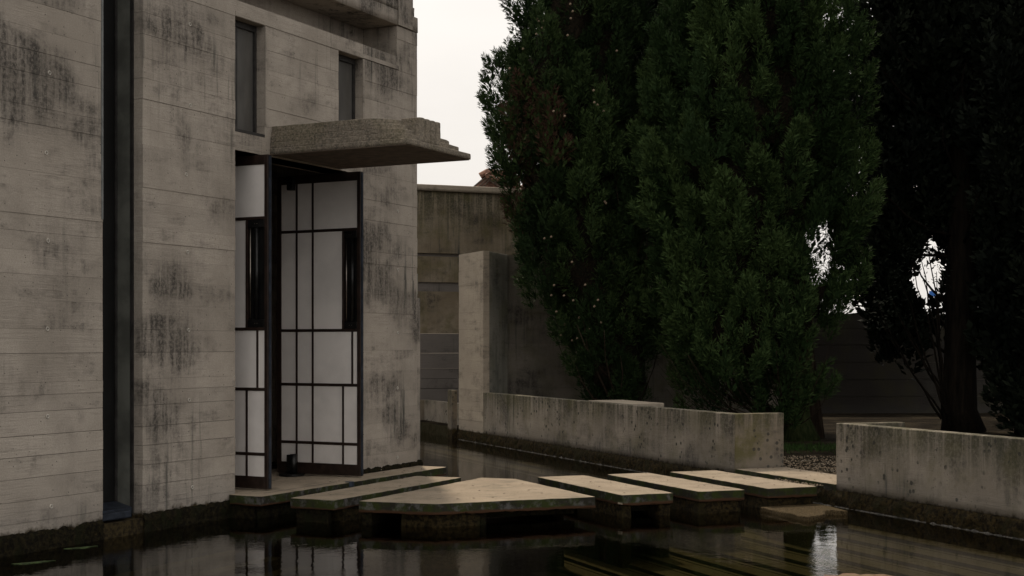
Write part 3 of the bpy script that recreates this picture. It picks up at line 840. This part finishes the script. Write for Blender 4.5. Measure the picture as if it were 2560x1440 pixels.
# long perimeter wall behind the trees
pw = thing('perimeter_wall', 'long dark perimeter wall behind the tree trunks on the right', 'wall', 'N')
_, _, zt = px(2300, 783, 26.7)
def far_board(za, zb):
    b = MB(); b.box(-9, 16, 0, .3, za, zb - .012); return b
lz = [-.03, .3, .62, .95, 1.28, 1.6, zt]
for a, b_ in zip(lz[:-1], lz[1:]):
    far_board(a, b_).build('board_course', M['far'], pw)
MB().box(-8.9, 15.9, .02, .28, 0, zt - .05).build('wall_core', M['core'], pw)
pw.location = (9.3, 26.9, 0); pw.rotation_euler = (0, 0, math.radians(4))

# house roof over the boundary wall
hs = thing('house', 'house beyond the boundary wall, only its terracotta roof ridge showing', 'house', 'N', loc=(px(1215, 432, 60)[0], 60, 0))
zr = px(1215, 436, 60)[2]
hw = MB(); hw.box(-3, 4, .5, 6, -.03, zr - 1.15).build('wall', M['plaster2'], hs)
rf = MB(); rf.poly([(-.95, 0, zr - .85), (.05, 0, zr), (.05, 6, zr), (-.95, 6, zr - .85)]).poly([(.05, 0, zr), (3.3, 0, zr - 1.3), (3.3, 6, zr - 1.3), (.05, 6, zr)]).poly([(-.95, .02, zr - .85), (.05, .02, zr), (3.3, .02, zr - 1.3), (3.3, .02, zr - 1.5), (-.95, .02, zr - 1.5)])
rfo = rf.build('roof', M['tile'], hs)
for k_ in range(14):
    t = k_/13
    MB().tube([(.05 + 3.2*t, -.05, zr - 1.28*t + .03), (.05 + 3.2*t + .02, -.35, zr - 1.28*t - .1)], .11, 8).build('tile', M['tile'], rfo)
MB().tube([(-.25, -.1, zr - .08), (.05, -.1, zr + .1), (.8, -.1, zr - .0), (1.4, -.1, zr - .3)], .14, 8).build('ridge_tile', M['tile'], rfo)
for s_ in (0, .22, .44):
    MB().tube([(-.75 + s_, -.2, zr - .75), (.05 + s_*.2, -.2, zr - .1 - s_*.4), (1.3 - s_, -.2, zr - .72)], .035, 6).build('rafter', M['wood_dark'], rfo)

# blue road sign beyond the wall
sg = thing('road_sign', 'small blue rectangular road sign on a pole, seen beyond the perimeter wall', 'sign', 'N', loc=(px(2333, 800, 45)[0], 45, 0))
zc = px(2333, 746, 45)[2]
MB().box(-.13, .13, -.01, .01, zc - .24, zc + .24).build('sign_plate', M['sign'], sg, bevel=.004)
MB().box(-.05, .06, -.014, -.0105, zc - .12, zc + .06).build('sign_symbol', M['signw'], sg)
MB().tube([(.02, .04, 0), (.02, .04, zc + .2)], .03, 8).build('pole', M['pole'], sg)

# stone rising from the water at the lower edge of the view
st = thing('pool_stone', 'rough reddish stone breaking the water surface in the foreground', 'stone', 'N', loc=(2.24, 8.18, -.2))
bm = bmesh.new(); bmesh.ops.create_icosphere(bm, subdivisions=4, radius=1)
for v_ in bm.verts:
    n_ = noise.noise(v_.co * 2.2) * .16 + noise.noise(v_.co * 7) * .07
    v_.co = Vector((v_.co.x * .26, v_.co.y * .34, max(-.5, min(.105, v_.co.z * .4)) )) * (1 + n_)
me = bpy.data.meshes.new('rock'); bm.to_mesh(me); bm.free()
link('rock', me, M['stone'], st, True)

# ------------------------------------------------------------------ foliage
def tri_mesh(name, verts, nper, tone):
    """verts (K, nper, 3) faces of nper corners each"""
    K = verts.shape[0]
    me = bpy.data.meshes.new(name)
    me.vertices.add(K * nper); me.vertices.foreach_set('co', verts.reshape(-1).astype(np.float32))
    me.loops.add(K * nper); me.loops.foreach_set('vertex_index', np.arange(K * nper, dtype=np.int32))
    me.polygons.add(K); me.polygons.foreach_set('loop_start', np.arange(0, K * nper, nper, dtype=np.int32))
    me.polygons.foreach_set('loop_total', np.full(K, nper, dtype=np.int32))
    at = me.attributes.new('tone', 'FLOAT', 'POINT'); at.data.foreach_set('value', np.repeat(tone, nper).astype(np.float32))
    me.update(calc_edges=True)
    return me

def norm(a): return a / np.maximum(1e-6, np.linalg.norm(a, axis=-1, keepdims=True))

def plume(n, rg, spray=.10, wid=.10, fat=.30):
    """unit flame of thin sprays pointing up: kites (n,4,3) and tones"""
    h = rg.random(n) ** .8
    prof = fat * np.sin(np.pi * np.clip(h*.93 + .05, 0, 1)) ** .7 * (1.05 - .55*h)
    phi = rg.random(n) * 2 * np.pi
    rr = prof * (rg.random(n) ** .3)
    o = np.stack([rr*np.cos(phi), rr*np.sin(phi), h], 1)
    outd = np.stack([np.cos(phi), np.sin(phi), np.zeros(n)], 1)
    d = norm(outd * (.85 - .5*h)[:, None] + np.array([0, 0, .7]) + rg.normal(0, .30, (n, 3)))
    side = norm(np.cross(d, norm(outd + rg.normal(0, .6, (n, 3)))))
    L = spray * rg.uniform(.5, 1.4, n)[:, None]; W = L * wid * rg.uniform(.7, 1.4, n)[:, None]
    k = np.stack([o, o + d*L*.45 + side*W, o + d*L, o + d*L*.45 - side*W], 1)
    # opaque heart of the plume: a few broad twig-fans
    m_ = max(12, n // 8)
    h2 = rg.random(m_); ph2 = rg.random(m_) * 2 * np.pi
    o2 = np.stack([.05*np.cos(ph2), .05*np.sin(ph2), h2*.8], 1)
    d2 = norm(np.stack([np.cos(ph2)*.5, np.sin(ph2)*.5, np.ones(m_)], 1)); s2 = norm(np.cross(d2, rg.normal(0, 1, (m_, 3))))
    L2 = rg.uniform(.16, .30, m_)[:, None]
    k2 = np.stack([o2, o2 + d2*L2*.5 + s2*L2*.26, o2 + d2*L2, o2 + d2*L2*.5 - s2*L2*.26], 1)
    tone = np.concatenate([rg.uniform(-.15, .15, n) + h*.12, np.full(m_, -.7)])  # heart fans get the darkest tone, as shade inside the plume
    return np.concatenate([k, k2]), tone

def twig_body(prof, q=.6, voids=(), seed=0.0):  # closed twig shell added behind the clumps for dark crevices
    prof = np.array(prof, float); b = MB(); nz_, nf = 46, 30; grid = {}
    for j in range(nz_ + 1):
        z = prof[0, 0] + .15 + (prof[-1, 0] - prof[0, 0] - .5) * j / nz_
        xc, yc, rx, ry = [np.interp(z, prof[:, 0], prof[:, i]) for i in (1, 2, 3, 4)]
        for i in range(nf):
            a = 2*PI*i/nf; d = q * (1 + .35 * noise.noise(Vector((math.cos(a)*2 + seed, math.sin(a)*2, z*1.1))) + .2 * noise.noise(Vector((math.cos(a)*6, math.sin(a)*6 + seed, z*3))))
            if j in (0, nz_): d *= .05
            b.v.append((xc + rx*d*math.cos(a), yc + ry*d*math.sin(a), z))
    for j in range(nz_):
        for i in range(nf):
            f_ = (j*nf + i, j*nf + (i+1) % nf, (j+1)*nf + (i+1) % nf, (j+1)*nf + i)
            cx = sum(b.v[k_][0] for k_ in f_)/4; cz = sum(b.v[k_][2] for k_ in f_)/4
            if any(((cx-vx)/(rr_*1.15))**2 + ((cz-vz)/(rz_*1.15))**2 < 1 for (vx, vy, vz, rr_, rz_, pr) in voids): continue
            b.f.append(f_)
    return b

def crown(prof, nclump, nspray, rg, per=20, csize=(.7, 1.3), size=(.26, .46), spray=.17, wid=.075, voids=(), dead=(), tone0=.0, inner=.06, tilt=.16, shell=.80):
    """crown built as upright clumps standing over the body prof (z, xc, yc, rx, ry); each clump is a flame of plumes"""
    prof = np.array(prof, float); zz = prof[:, 0]
    lib = [plume(nspray, rg, spray, wid) for _ in range(10)]
    wts = np.interp(np.linspace(zz[0], zz[-1], 200), zz, prof[:, 3]); cdf = np.cumsum(wts) / wts.sum()
    V = []; T = []; placed = []
    tries = 0
    while len(placed) < nclump and tries < nclump * 30:
        tries += 1
        z = np.interp(rg.random(), cdf, np.linspace(zz[0], zz[-1], 200))
        xc, yc, rx, ry = [np.interp(z, zz, prof[:, j]) for j in (1, 2, 3, 4)]
        ph = rg.random() * 2 * np.pi
        core = rg.random() < inner
        q = rg.uniform(.15, .55) if core else shell * rg.uniform(.84, 1.10)
        c = np.array([xc + rx*q*math.cos(ph), yc + ry*q*math.sin(ph), z])
        dmin = .43 if not core else .28
        if any((p[0]-c[0])**2 + (p[1]-c[1])**2 + ((p[2]-c[2])*.6)**2 < dmin*dmin for p in placed): continue
        placed.append(c)
        cs = rg.uniform(*csize) * min(1, .45 + rx * .6); fat = cs * rg.uniform(.20, .27)
        rad = np.array([math.cos(ph), math.sin(ph), 0])
        up = norm(np.array([0, 0, 1.0]) + rad * tilt * rg.uniform(.2, 1.6) + rg.normal(0, .08, 3))
        ax = norm(np.cross(up, [math.sin(ph), math.cos(ph), .01])); ay = np.cross(up, ax)
        tc = rg.uniform(-.15, .95) + tone0 - (.45 if core else 0)  # core clumps toned down, as shade inside the crown
        isdead = any((c[0]-dx)**2 + (c[2]-dz)**2 < dr*dr for (dx, dz, dr) in dead)
        for i in range(per):
            h = rg.random() ** .9
            rr = fat * math.sin(math.pi * min(1, h*.9 + .08)) ** .6 * (1.1 - .6*h)
            a = rg.random() * 2 * np.pi
            od = ax*math.cos(a) + ay*math.sin(a)
            pc = c + up * (h - .5) * cs + od * rr
            if any(((pc[0]-vx)/rr_)**2 + ((pc[2]-vz)/rz_)**2 < 1 and rg.random() < pr for (vx, vy, vz, rr_, rz_, pr) in voids): continue
            s = rg.uniform(*size)
            u2 = norm(up + od * .38 * (1 - .5*h) + rad*.1 + rg.normal(0, .12, 3))
            bx = norm(np.cross(u2, od + .01)); by = np.cross(u2, bx)
            k, t = lib[rg.integers(10)]
            P = (k[..., 0:1] * bx + k[..., 1:2] * by + k[..., 2:3] * u2) * s + pc - u2 * s * .45
            tn = t + tc + rg.uniform(-.14, .14) + .15 * h
            if isdead and rg.random() < .8: tn = 1.7 + t
            V.append(P); T.append(np.minimum(tn, 1.3) if not isdead else tn)
    print('CROWN', len(placed), sum(len(x) for x in T))
    return np.concatenate(V), np.concatenate(T)

def limbs(b, base, tops, r0=.05, bend=.25, n=5, rg=random):
    for t in tops:
        p0 = Vector(base); p1 = Vector(t); mid = p0.lerp(p1, .5) + Vector(((p1.x-p0.x)*bend, (p1.y-p0.y)*bend, -abs(p1.x-p0.x)*.3))
        pts = []
        for i in range(n):
            s = i/(n-1); pts.append(tuple(p0*(1-s)**2 + mid*2*s*(1-s) + p1*s*s + Vector((rg.uniform(-.03, .03), rg.uniform(-.03, .03), 0))))
        b.tube(pts, [r0*(1 - .8*i/(n-1)) for i in range(n)], 6)

def tree_profile(rows, Y, ry=1.2, top=None):
    """rows: (v, u_left, u_right) outline read from the picture at distance Y"""
    out_ = []
    for (v, ul, ur) in rows:
        xl, _, z = px(ul, v, Y); xr = px(ur, v, Y)[0]
        out_.append((z, (xl+xr)/2, Y, (xr-xl)/2, min(ry, (xr-xl)/2*.95)))
    if top: out_.append(top)
    return sorted(out_)

rg = np.random.default_rng(5)
# left cypress
Y1 = 20.3
p1 = tree_profile([(1010, 1500, 1620), (960, 1455, 1650), (900, 1440, 1650), (830, 1405, 1640), (760, 1370, 1640), (690, 1315, 1630), (600, 1300, 1620), (540, 1285, 1610), (470, 1262, 1610), (400, 1212, 1600),
                   (330, 1208, 1610), (260, 1222, 1610), (180, 1232, 1610), (120, 1278, 1620), (60, 1292, 1620), (0, 1296, 1620)], Y1, 1.15)
zt1 = p1[-1][0]; p1 += [(zt1 + .8, p1[-1][1], Y1, .75, .7), (zt1 + 1.5, p1[-1][1], Y1, .2, .2)]
def wx(u, v, Y): q = px(u, v, Y); return (q[0], q[2])
t1 = thing('cypress_tree', 'left cypress with a few brown patches and pale cones, nearest the sky gap', 'tree', 'N', loc=(p1[0][1], Y1, 0), group='cypresses behind the low walls')
dead = [(*wx(1325, 330, Y1), .34), (*wx(1345, 450, Y1), .30), (*wx(1255, 420, Y1), .2)]
VO1 = [(*(lambda q: (q[0], Y1, q[1]))(wx(1345, 415, Y1)), .28, .11, .85)]
V, T = crown(p1, 150, 130, rg, per=30, csize=(.75, 1.3), voids=VO1, dead=dead, tone0=-.05)
B_ = twig_body(p1, .62, VO1, 1.0); B_.v = [(x - t1.location[0], y - Y1, z) for x, y, z in B_.v]; link('inner_twig_shell', B_.mesh('inner_twig_shell'), M['inner'], t1, True)
V -= np.array(t1.location)
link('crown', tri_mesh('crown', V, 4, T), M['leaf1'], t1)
b = MB(); b.tube([(.1, 0, -.05), (.05, 0, 1.2), (-.1, 0, 3.5), (-.2, 0, 5.5)], [.2, .16, .11, .05], 12)
link('trunk', b.mesh('trunk'), M['bark'], t1, True)
b = MB(); r_ = random.Random(3)
for i in range(60):
    ph = r_.uniform(0, 2*PI); z1 = r_.uniform(1.0, 5.6); R_ = r_.uniform(.3, .95)
    limbs(b, (0, 0, max(.2, z1 - r_.uniform(.8, 1.6))), [(R_*math.cos(ph) - .2, R_*math.sin(ph), z1)], .022, rg=r_)
link('limbs', b.mesh('limbs'), M['bark'], t1, True)
# pale cones on it
bm = bmesh.new(); bmesh.ops.create_icosphere(bm, subdivisions=1, radius=.019)
cme = bpy.data.meshes.new('cone'); bm.to_mesh(cme); bm.free(); cme.materials.append(M['cone'])
for (u, v) in [(1360, 52), (1343, 47), (1355, 70), (1426, 10), (1432, 28), (1427, 46), (1419, 88), (1347, 53), (1308, 122), (1274, 171), (1341, 85), (1484, 226), (1486, 256), (1494, 262), (1509, 278), (1412, 290), (1384, 278), (1542, 127),
               (1378, 592), (1361, 596), (1512, 504), (1515, 508), (1430, 655), (1495, 750), (1486, 766), (1463, 712), (1385, 713), (1378, 738), (1410, 739), (1433, 751), (1448, 794), (1391, 779), (1411, 811), (1443, 846), (1430, 851), (1472, 823), (1402, 838), (1503, 806)]:
    zc_ = H - (v - Y0) / F * (Y1 - 1.1)
    if not p1[0][0] < zc_ < p1[-1][0]: continue
    arr = np.array(p1); xc, rx, ry = [np.interp(zc_, arr[:, 0], arr[:, j]) for j in (1, 3, 4)]
    x_ = (u - CX) / F * (Y1 - .9)
    dx = max(-.97, min(.97, (x_ - xc) / rx)); yy = Y1 - ry * 1.02 * math.sqrt(1 - dx*dx) - .06
    o = link('cone', cme, None, t1); o.location = Vector(((u - CX) / F * yy, yy, H - (v - Y0) / F * yy)) - t1.location

# middle cypress
Y2 = 19.4
p2 = tree_profile([(940, 1700, 2040), (900, 1690, 2080), (830, 1650, 2115), (740, 1625, 2135), (650, 1605, 2165), (560, 1580, 2190), (450, 1560, 2175), (380, 1585, 2160), (300, 1590, 2155), (200, 1595, 2150), (130, 1610, 2150), (60, 1632, 2145), (0, 1640, 2140)], Y2, 1.4)
zt2 = p2[-1][0]; p2 += [(zt2 + .8, p2[-1][1], Y2, .9, .8), (zt2 + 1.5, p2[-1][1], Y2, .25, .25)]
t2 = thing('cypress_tree', 'broad bright green cypress in the middle, rising above the end of the long low wall', 'tree', 'N', loc=(4.3, Y2, 0), group='cypresses behind the low walls')
def vd(u, v, Y, a, b_, pr): q = wx(u, v, Y); return (q[0], Y, q[1], a, b_, pr)
VO2 = [vd(2048, 625, Y2, .34, .46, .90), vd(1900, 430, Y2, .1, .25, .8), vd(2040, 30, Y2, .15, .1, .7), vd(2060, 880, Y2, .42, .42, .93)]
V, T = crown(p2, 190, 130, rg, per=31, csize=(.9, 1.6), voids=VO2, tone0=.0, tilt=.24)
B_ = twig_body(p2, .6, VO2, 4.0); B_.v = [(x - 4.3, y - Y2, z) for x, y, z in B_.v]; link('inner_twig_shell', B_.mesh('inner_twig_shell'), M['inner'], t2, True)
V -= np.array(t2.location)
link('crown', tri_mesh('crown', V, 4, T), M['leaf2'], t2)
b = MB(); b.tube([(.1, 0, -.05), (.06, 0, .25), (-.0, 0, 1.2), (-.3, 0, 3.5), (-.5, 0, 5.8)], [.30, .2, .17, .12, .05], 14)
link('trunk', b.mesh('trunk'), M['barkg'], t2, True)
b = MB(); r_ = random.Random(8)
for i in range(70):
    ph = r_.uniform(0, 2*PI); z1 = r_.uniform(.9, 5.8); R_ = r_.uniform(.4, 1.3)
    limbs(b, (-.1, 0, max(.15, z1 - r_.uniform(.8, 1.5))), [(R_*math.cos(ph) - .5, R_*.8*math.sin(ph), z1)], .026, rg=r_)
for i in range(46):      # bare twigs fanning out under the crown
    x_ = r_.uniform(-1.9, .45); z1 = r_.uniform(.7, 1.35)
    limbs(b, (r_.uniform(-.1, .05), r_.uniform(-.15, .1), r_.uniform(.1, .35)), [(x_, r_.uniform(-.9, .2), z1)], .010, rg=r_)
link('limbs', b.mesh('limbs'), M['bark'], t2, True)
# second trunk leaning beside it, seen at its foot
b = MB(); b.tube([(.42, .5, -.05), (.36, .5, .8), (.2, .4, 2.2)], [.17, .12, .1], 12)
link('trunk', b.mesh('trunk'), M['bark'], t2, True)

# dark trees on the right
Y3 = 22.0
p3 = tree_profile([(840, 2190, 2300), (795, 2125, 2390), (740, 2115, 2400), (640, 2110, 2440), (500, 2100, 2480), (300, 2100, 2520), (120, 2090, 2560), (0, 2090, 2580)], Y3, 1.4)
p3 += [(p3[-1][0] + 2.2, p3[-1][1], Y3, 1.4, 1.3), (p3[-1][0] + 3.6, p3[-1][1], Y3, .3, .3)]  # crown top above the view, raised to shade wall and ground
t3 = thing('evergreen_tree', 'very dark evergreen with a thick trunk, between the middle cypress and the right edge', 'tree', 'N', loc=(px(2400, 900, 21.2)[0], 21.2, 0))
voids3 = [vd(2180, 40, Y3, .22, .22, .93), vd(2240, 95, Y3, .25, .12, .8), vd(2160, 195, Y3, .10, .1, .8), vd(2400, 110, Y3, .08, .1, .8), vd(2306, 710, Y3, .34, .52, .985), vd(2210, 330, Y3, .15, .1, .8), vd(2345, 590, Y3, .15, .3, .9), vd(2230, 430, Y3, .06, .12, .8), vd(2330, 460, Y3, .2, .2, .6)]
V, T = crown(p3, 170, 42, rg, per=15, csize=(.8, 1.4), size=(.4, .7), spray=.2, wid=.24, voids=voids3, tone0=-.1, inner=.3)
V -= np.array(t3.location)
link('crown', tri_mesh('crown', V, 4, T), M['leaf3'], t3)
b = MB(); b.tube([(.05, 0, -.05), (.0, 0, .3), (0, 0, 1.5), (.03, 0, 3.2), (.0, 0, 6.0)], [.34, .25, .22, .2, .1], 14)
link('trunk', b.mesh('trunk'), M['barkd'], t3, True)
b = MB(); r_ = random.Random(18)
for i in range(36):
    ph = r_.uniform(0, 2*PI); z1 = r_.uniform(2.0, 6.4); R_ = r_.uniform(.5, 1.5)
    limbs(b, (0, 0, max(1.0, z1 - r_.uniform(.6, 1.5))), [(R_*math.cos(ph) - .3, R_*.8*math.sin(ph), z1)], .03, rg=r_)
link('limbs', b.mesh('limbs'), M['barkd'], t3, True)

Y4 = 20.4
p4 = tree_profile([(1080, 2520, 2640), (980, 2500, 2700), (860, 2480, 2780), (760, 2465, 2820), (600, 2450, 2850), (400, 2440, 2860), (200, 2430, 2860), (0, 2420, 2860)], Y4, 1.2)
p4 += [(p4[-1][0] + 2.2, p4[-1][1], Y4, 1.2, 1.1), (p4[-1][0] + 3.6, p4[-1][1], Y4, .3, .3)]  # unseen top made taller here too, for more shade below
t4 = thing('evergreen_tree', 'dark evergreen cut by the right edge of the view, foliage down to the wall top', 'tree', 'N', loc=(p4[0][1], Y4, 0))
V, T = crown(p4, 160, 42, rg, per=15, csize=(.8, 1.4), size=(.4, .7), spray=.2, wid=.24, tone0=.0, voids=[vd(2455, 500, Y4, .1, .2, .7)])
V -= np.array(t4.location)
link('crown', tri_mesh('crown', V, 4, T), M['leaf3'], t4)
b = MB(); b.tube([(.0, 0, -.05), (0, 0, 2.5), (.0, 0, 6.0)], [.25, .18, .06], 12)
link('trunk', b.mesh('trunk'), M['barkd'], t4, True)

# trees further back and further right close the grove (copies with their parts)
def copy_tree(src, loc, rz, sc, label, cat='tree'):
    r = src.copy(); COL.objects.link(r); r.location = loc; r.rotation_euler = (0, 0, rz); r.scale = (sc, sc, sc); r['label'] = label
    for c in list(src.children):
        if c.name.startswith('cone'): continue
        k_ = c.copy(); COL.objects.link(k_); k_.parent = r
    return r
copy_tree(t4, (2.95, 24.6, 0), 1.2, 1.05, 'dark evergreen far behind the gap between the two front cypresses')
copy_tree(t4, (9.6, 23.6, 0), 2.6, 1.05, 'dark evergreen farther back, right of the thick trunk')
copy_tree(t4, (10.2, 17.5, 0), .6, 1.1, 'dark evergreen added unseen outside the right edge of the view')  # out of view, added to hold sky light off the right side
copy_tree(t4, (10.0, 13.5, 0), 2.0, 1.1, 'dark evergreen added unseen beyond the right edge, nearest the viewer')  # second unseen tree, added to keep the right side dark

# bare leaning shrub left of the thick trunk
sb = thing('leaning_shrub', 'thin many stemmed shrub leaning left from the foot of the thick dark trunk', 'shrub', 'N', loc=(px(2395, 1050, 20.6)[0], 20.6, 0))
b = MB(); r_ = random.Random(4); tips = []
for (u, v) in [(2180, 760), (2205, 800), (2225, 740), (2250, 700), (2285, 640), (2310, 620), (2330, 560), (2340, 680), (2265, 800)]:
    q = px(u, v, 20.6); t_ = (q[0] - sb.location.x, r_.uniform(-.4, .3), q[2])
    limbs(b, (r_.uniform(-.25, -.05), 0, r_.uniform(.0, .5)), [t_], .022, bend=-.1, n=7, rg=r_); tips.append(t_)
link('stems', b.mesh('stems'), M['barkd'], sb, True)
K = []
for t_ in tips:
    for i in range(60):
        c = Vector(t_) + Vector((r_.gauss(0, .13), r_.gauss(0, .12), r_.gauss(0, .12)))
        d = Vector((r_.gauss(0, 1), r_.gauss(0, 1), r_.gauss(-.3, 1))).normalized(); s_ = d.orthogonal().normalized(); L = r_.uniform(.04, .07)
        K.append([tuple(c), tuple(c + d*L*.5 + s_*L*.22), tuple(c + d*L), tuple(c + d*L*.5 - s_*L*.22)])
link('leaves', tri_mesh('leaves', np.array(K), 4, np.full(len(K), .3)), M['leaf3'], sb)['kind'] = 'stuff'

# ------------------------------------------------------------------ ground cover in the gap
K = []; Tn = []
r_ = random.Random(2)
def wray(u, v): Y = F * (H + .03) / (v - Y0); return ((u - CX) / F * Y, Y)
for i in range(6500):
    u = r_.uniform(1935, 2420)
    if noise.noise(Vector((u*.02, 3, 1))) + .5*noise.noise(Vector((u*.09, 5, 1))) < r_.uniform(-.7, .35): continue
    u += r_.uniform(-2, 2); v = 1121 + r_.gauss(0, 1) * 4.5 + (r_.random() < .15) * r_.uniform(-14, 8)
    x_, y_ = wray(u, v)
    h = r_.uniform(.02, .055); a = r_.uniform(0, PI); w_ = .004; lx, ly = r_.gauss(0, .02), r_.gauss(0, .02)
    K.append([(x_ - w_*math.cos(a), y_ - w_*math.sin(a), -.03), (x_ + w_*math.cos(a), y_ + w_*math.sin(a), -.03), (x_ + lx, y_ + ly, -.03 + h)])
    Tn.append(r_.random())
g = link('grass', tri_mesh('grass', np.array(K), 3, np.array(Tn)), M['grass']); tag(g, 'strip of short green grass behind the gap in the low walls', 'grass', kind='stuff')
bm = MB()
for i in range(2600):
    u = r_.uniform(1940, 2200); v = 1215 - 75 * r_.random() ** 1.3; x_, y_ = wray(u, v)
    s_ = r_.uniform(.005, .016); z_ = -.03
    a = r_.uniform(0, PI); c_, sn = math.cos(a)*s_, math.sin(a)*s_
    i0 = len(bm.v); bm.v += [(x_ + c_, y_ + sn, z_), (x_ - sn, y_ + c_, z_), (x_ - c_, y_ - sn, z_), (x_ + sn, y_ - c_, z_), (x_, y_, z_ + s_*.8)]
    bm.f += [(i0, i0+1, i0+4), (i0+1, i0+2, i0+4), (i0+2, i0+3, i0+4), (i0+3, i0, i0+4)]
g = bm.build('gravel', M['gravel']); tag(g, 'brown gravel and leaf litter between the two low walls', 'gravel', kind='stuff')
# floating algae by the chapel foot
for i, (u, v, L, lab) in enumerate([(180, 1370, .23, 'bright green algae raft on dark water, nearer the left edge'), (55, 1408, .25, 'bright green algae raft at the lower left corner')]):
    Y = F * (H - WATER) / (v - Y0)
    pts = []
    for k_ in range(18):
        a = 2*PI*k_/18; rr_ = .9 + .3*math.sin(3*a + i) + .3*math.sin(8*a + 2*i)
        pts.append((L*.5*rr_*math.cos(a), .034*rr_*math.sin(a + .4)))
    o = thing('algae_raft', lab, 'algae', 'N', loc=((u + 20 - CX) / F * Y, Y, WATER), group='algae rafts'); o.rotation_euler = (0, 0, .5)
    prism('raft', pts, -.004, .005, .003, .002, M['algae'], o, cell=.02)

# dry leaves and cypress scales lying on the path slabs
K = []; r_ = random.Random(77)
def litter(fx, n, xr, yr):
    for i in range(n):
        x_, y_, _ = fx(r_.uniform(*xr), r_.uniform(*yr)); s_ = r_.uniform(.006, .018); a = r_.uniform(0, 2*PI); z_ = .004
        c_, sn = math.cos(a)*s_, math.sin(a)*s_
        K.append([(x_ - c_, y_ - sn, z_), (x_ + sn*.45, y_ - c_*.45, z_ + s_*.3), (x_ + c_, y_ + sn, z_ + .002), (x_ - sn*.45, y_ + c_*.45, z_ + s_*.25)])
litter(cpos, 14, (.0, 2.1), (-1.02, -.62)); litter(wpos, 22, (-3.7, -2.6), (-1.75, -.3))
litter(wpos, 10, (-2.2, -1.8), (-1.75, -.1)); litter(wpos, 12, (-1.45, -1.08), (-1.75, -.1)); litter(wpos, 16, (-.73, -.3), (-1.75, -.1)); litter(wpos, 40, (.05, .55), (-1.65, -.05)); litter(cpos, 14, (.4, 3.0), (-.33, -.05))
g = link('leaf_litter', tri_mesh('leaf_litter', np.array(K), 4, np.full(len(K), 1.7)), M['leaf1']); tag(g, 'tiny dry leaves scattered over the pale path slabs', 'leaves', kind='stuff')
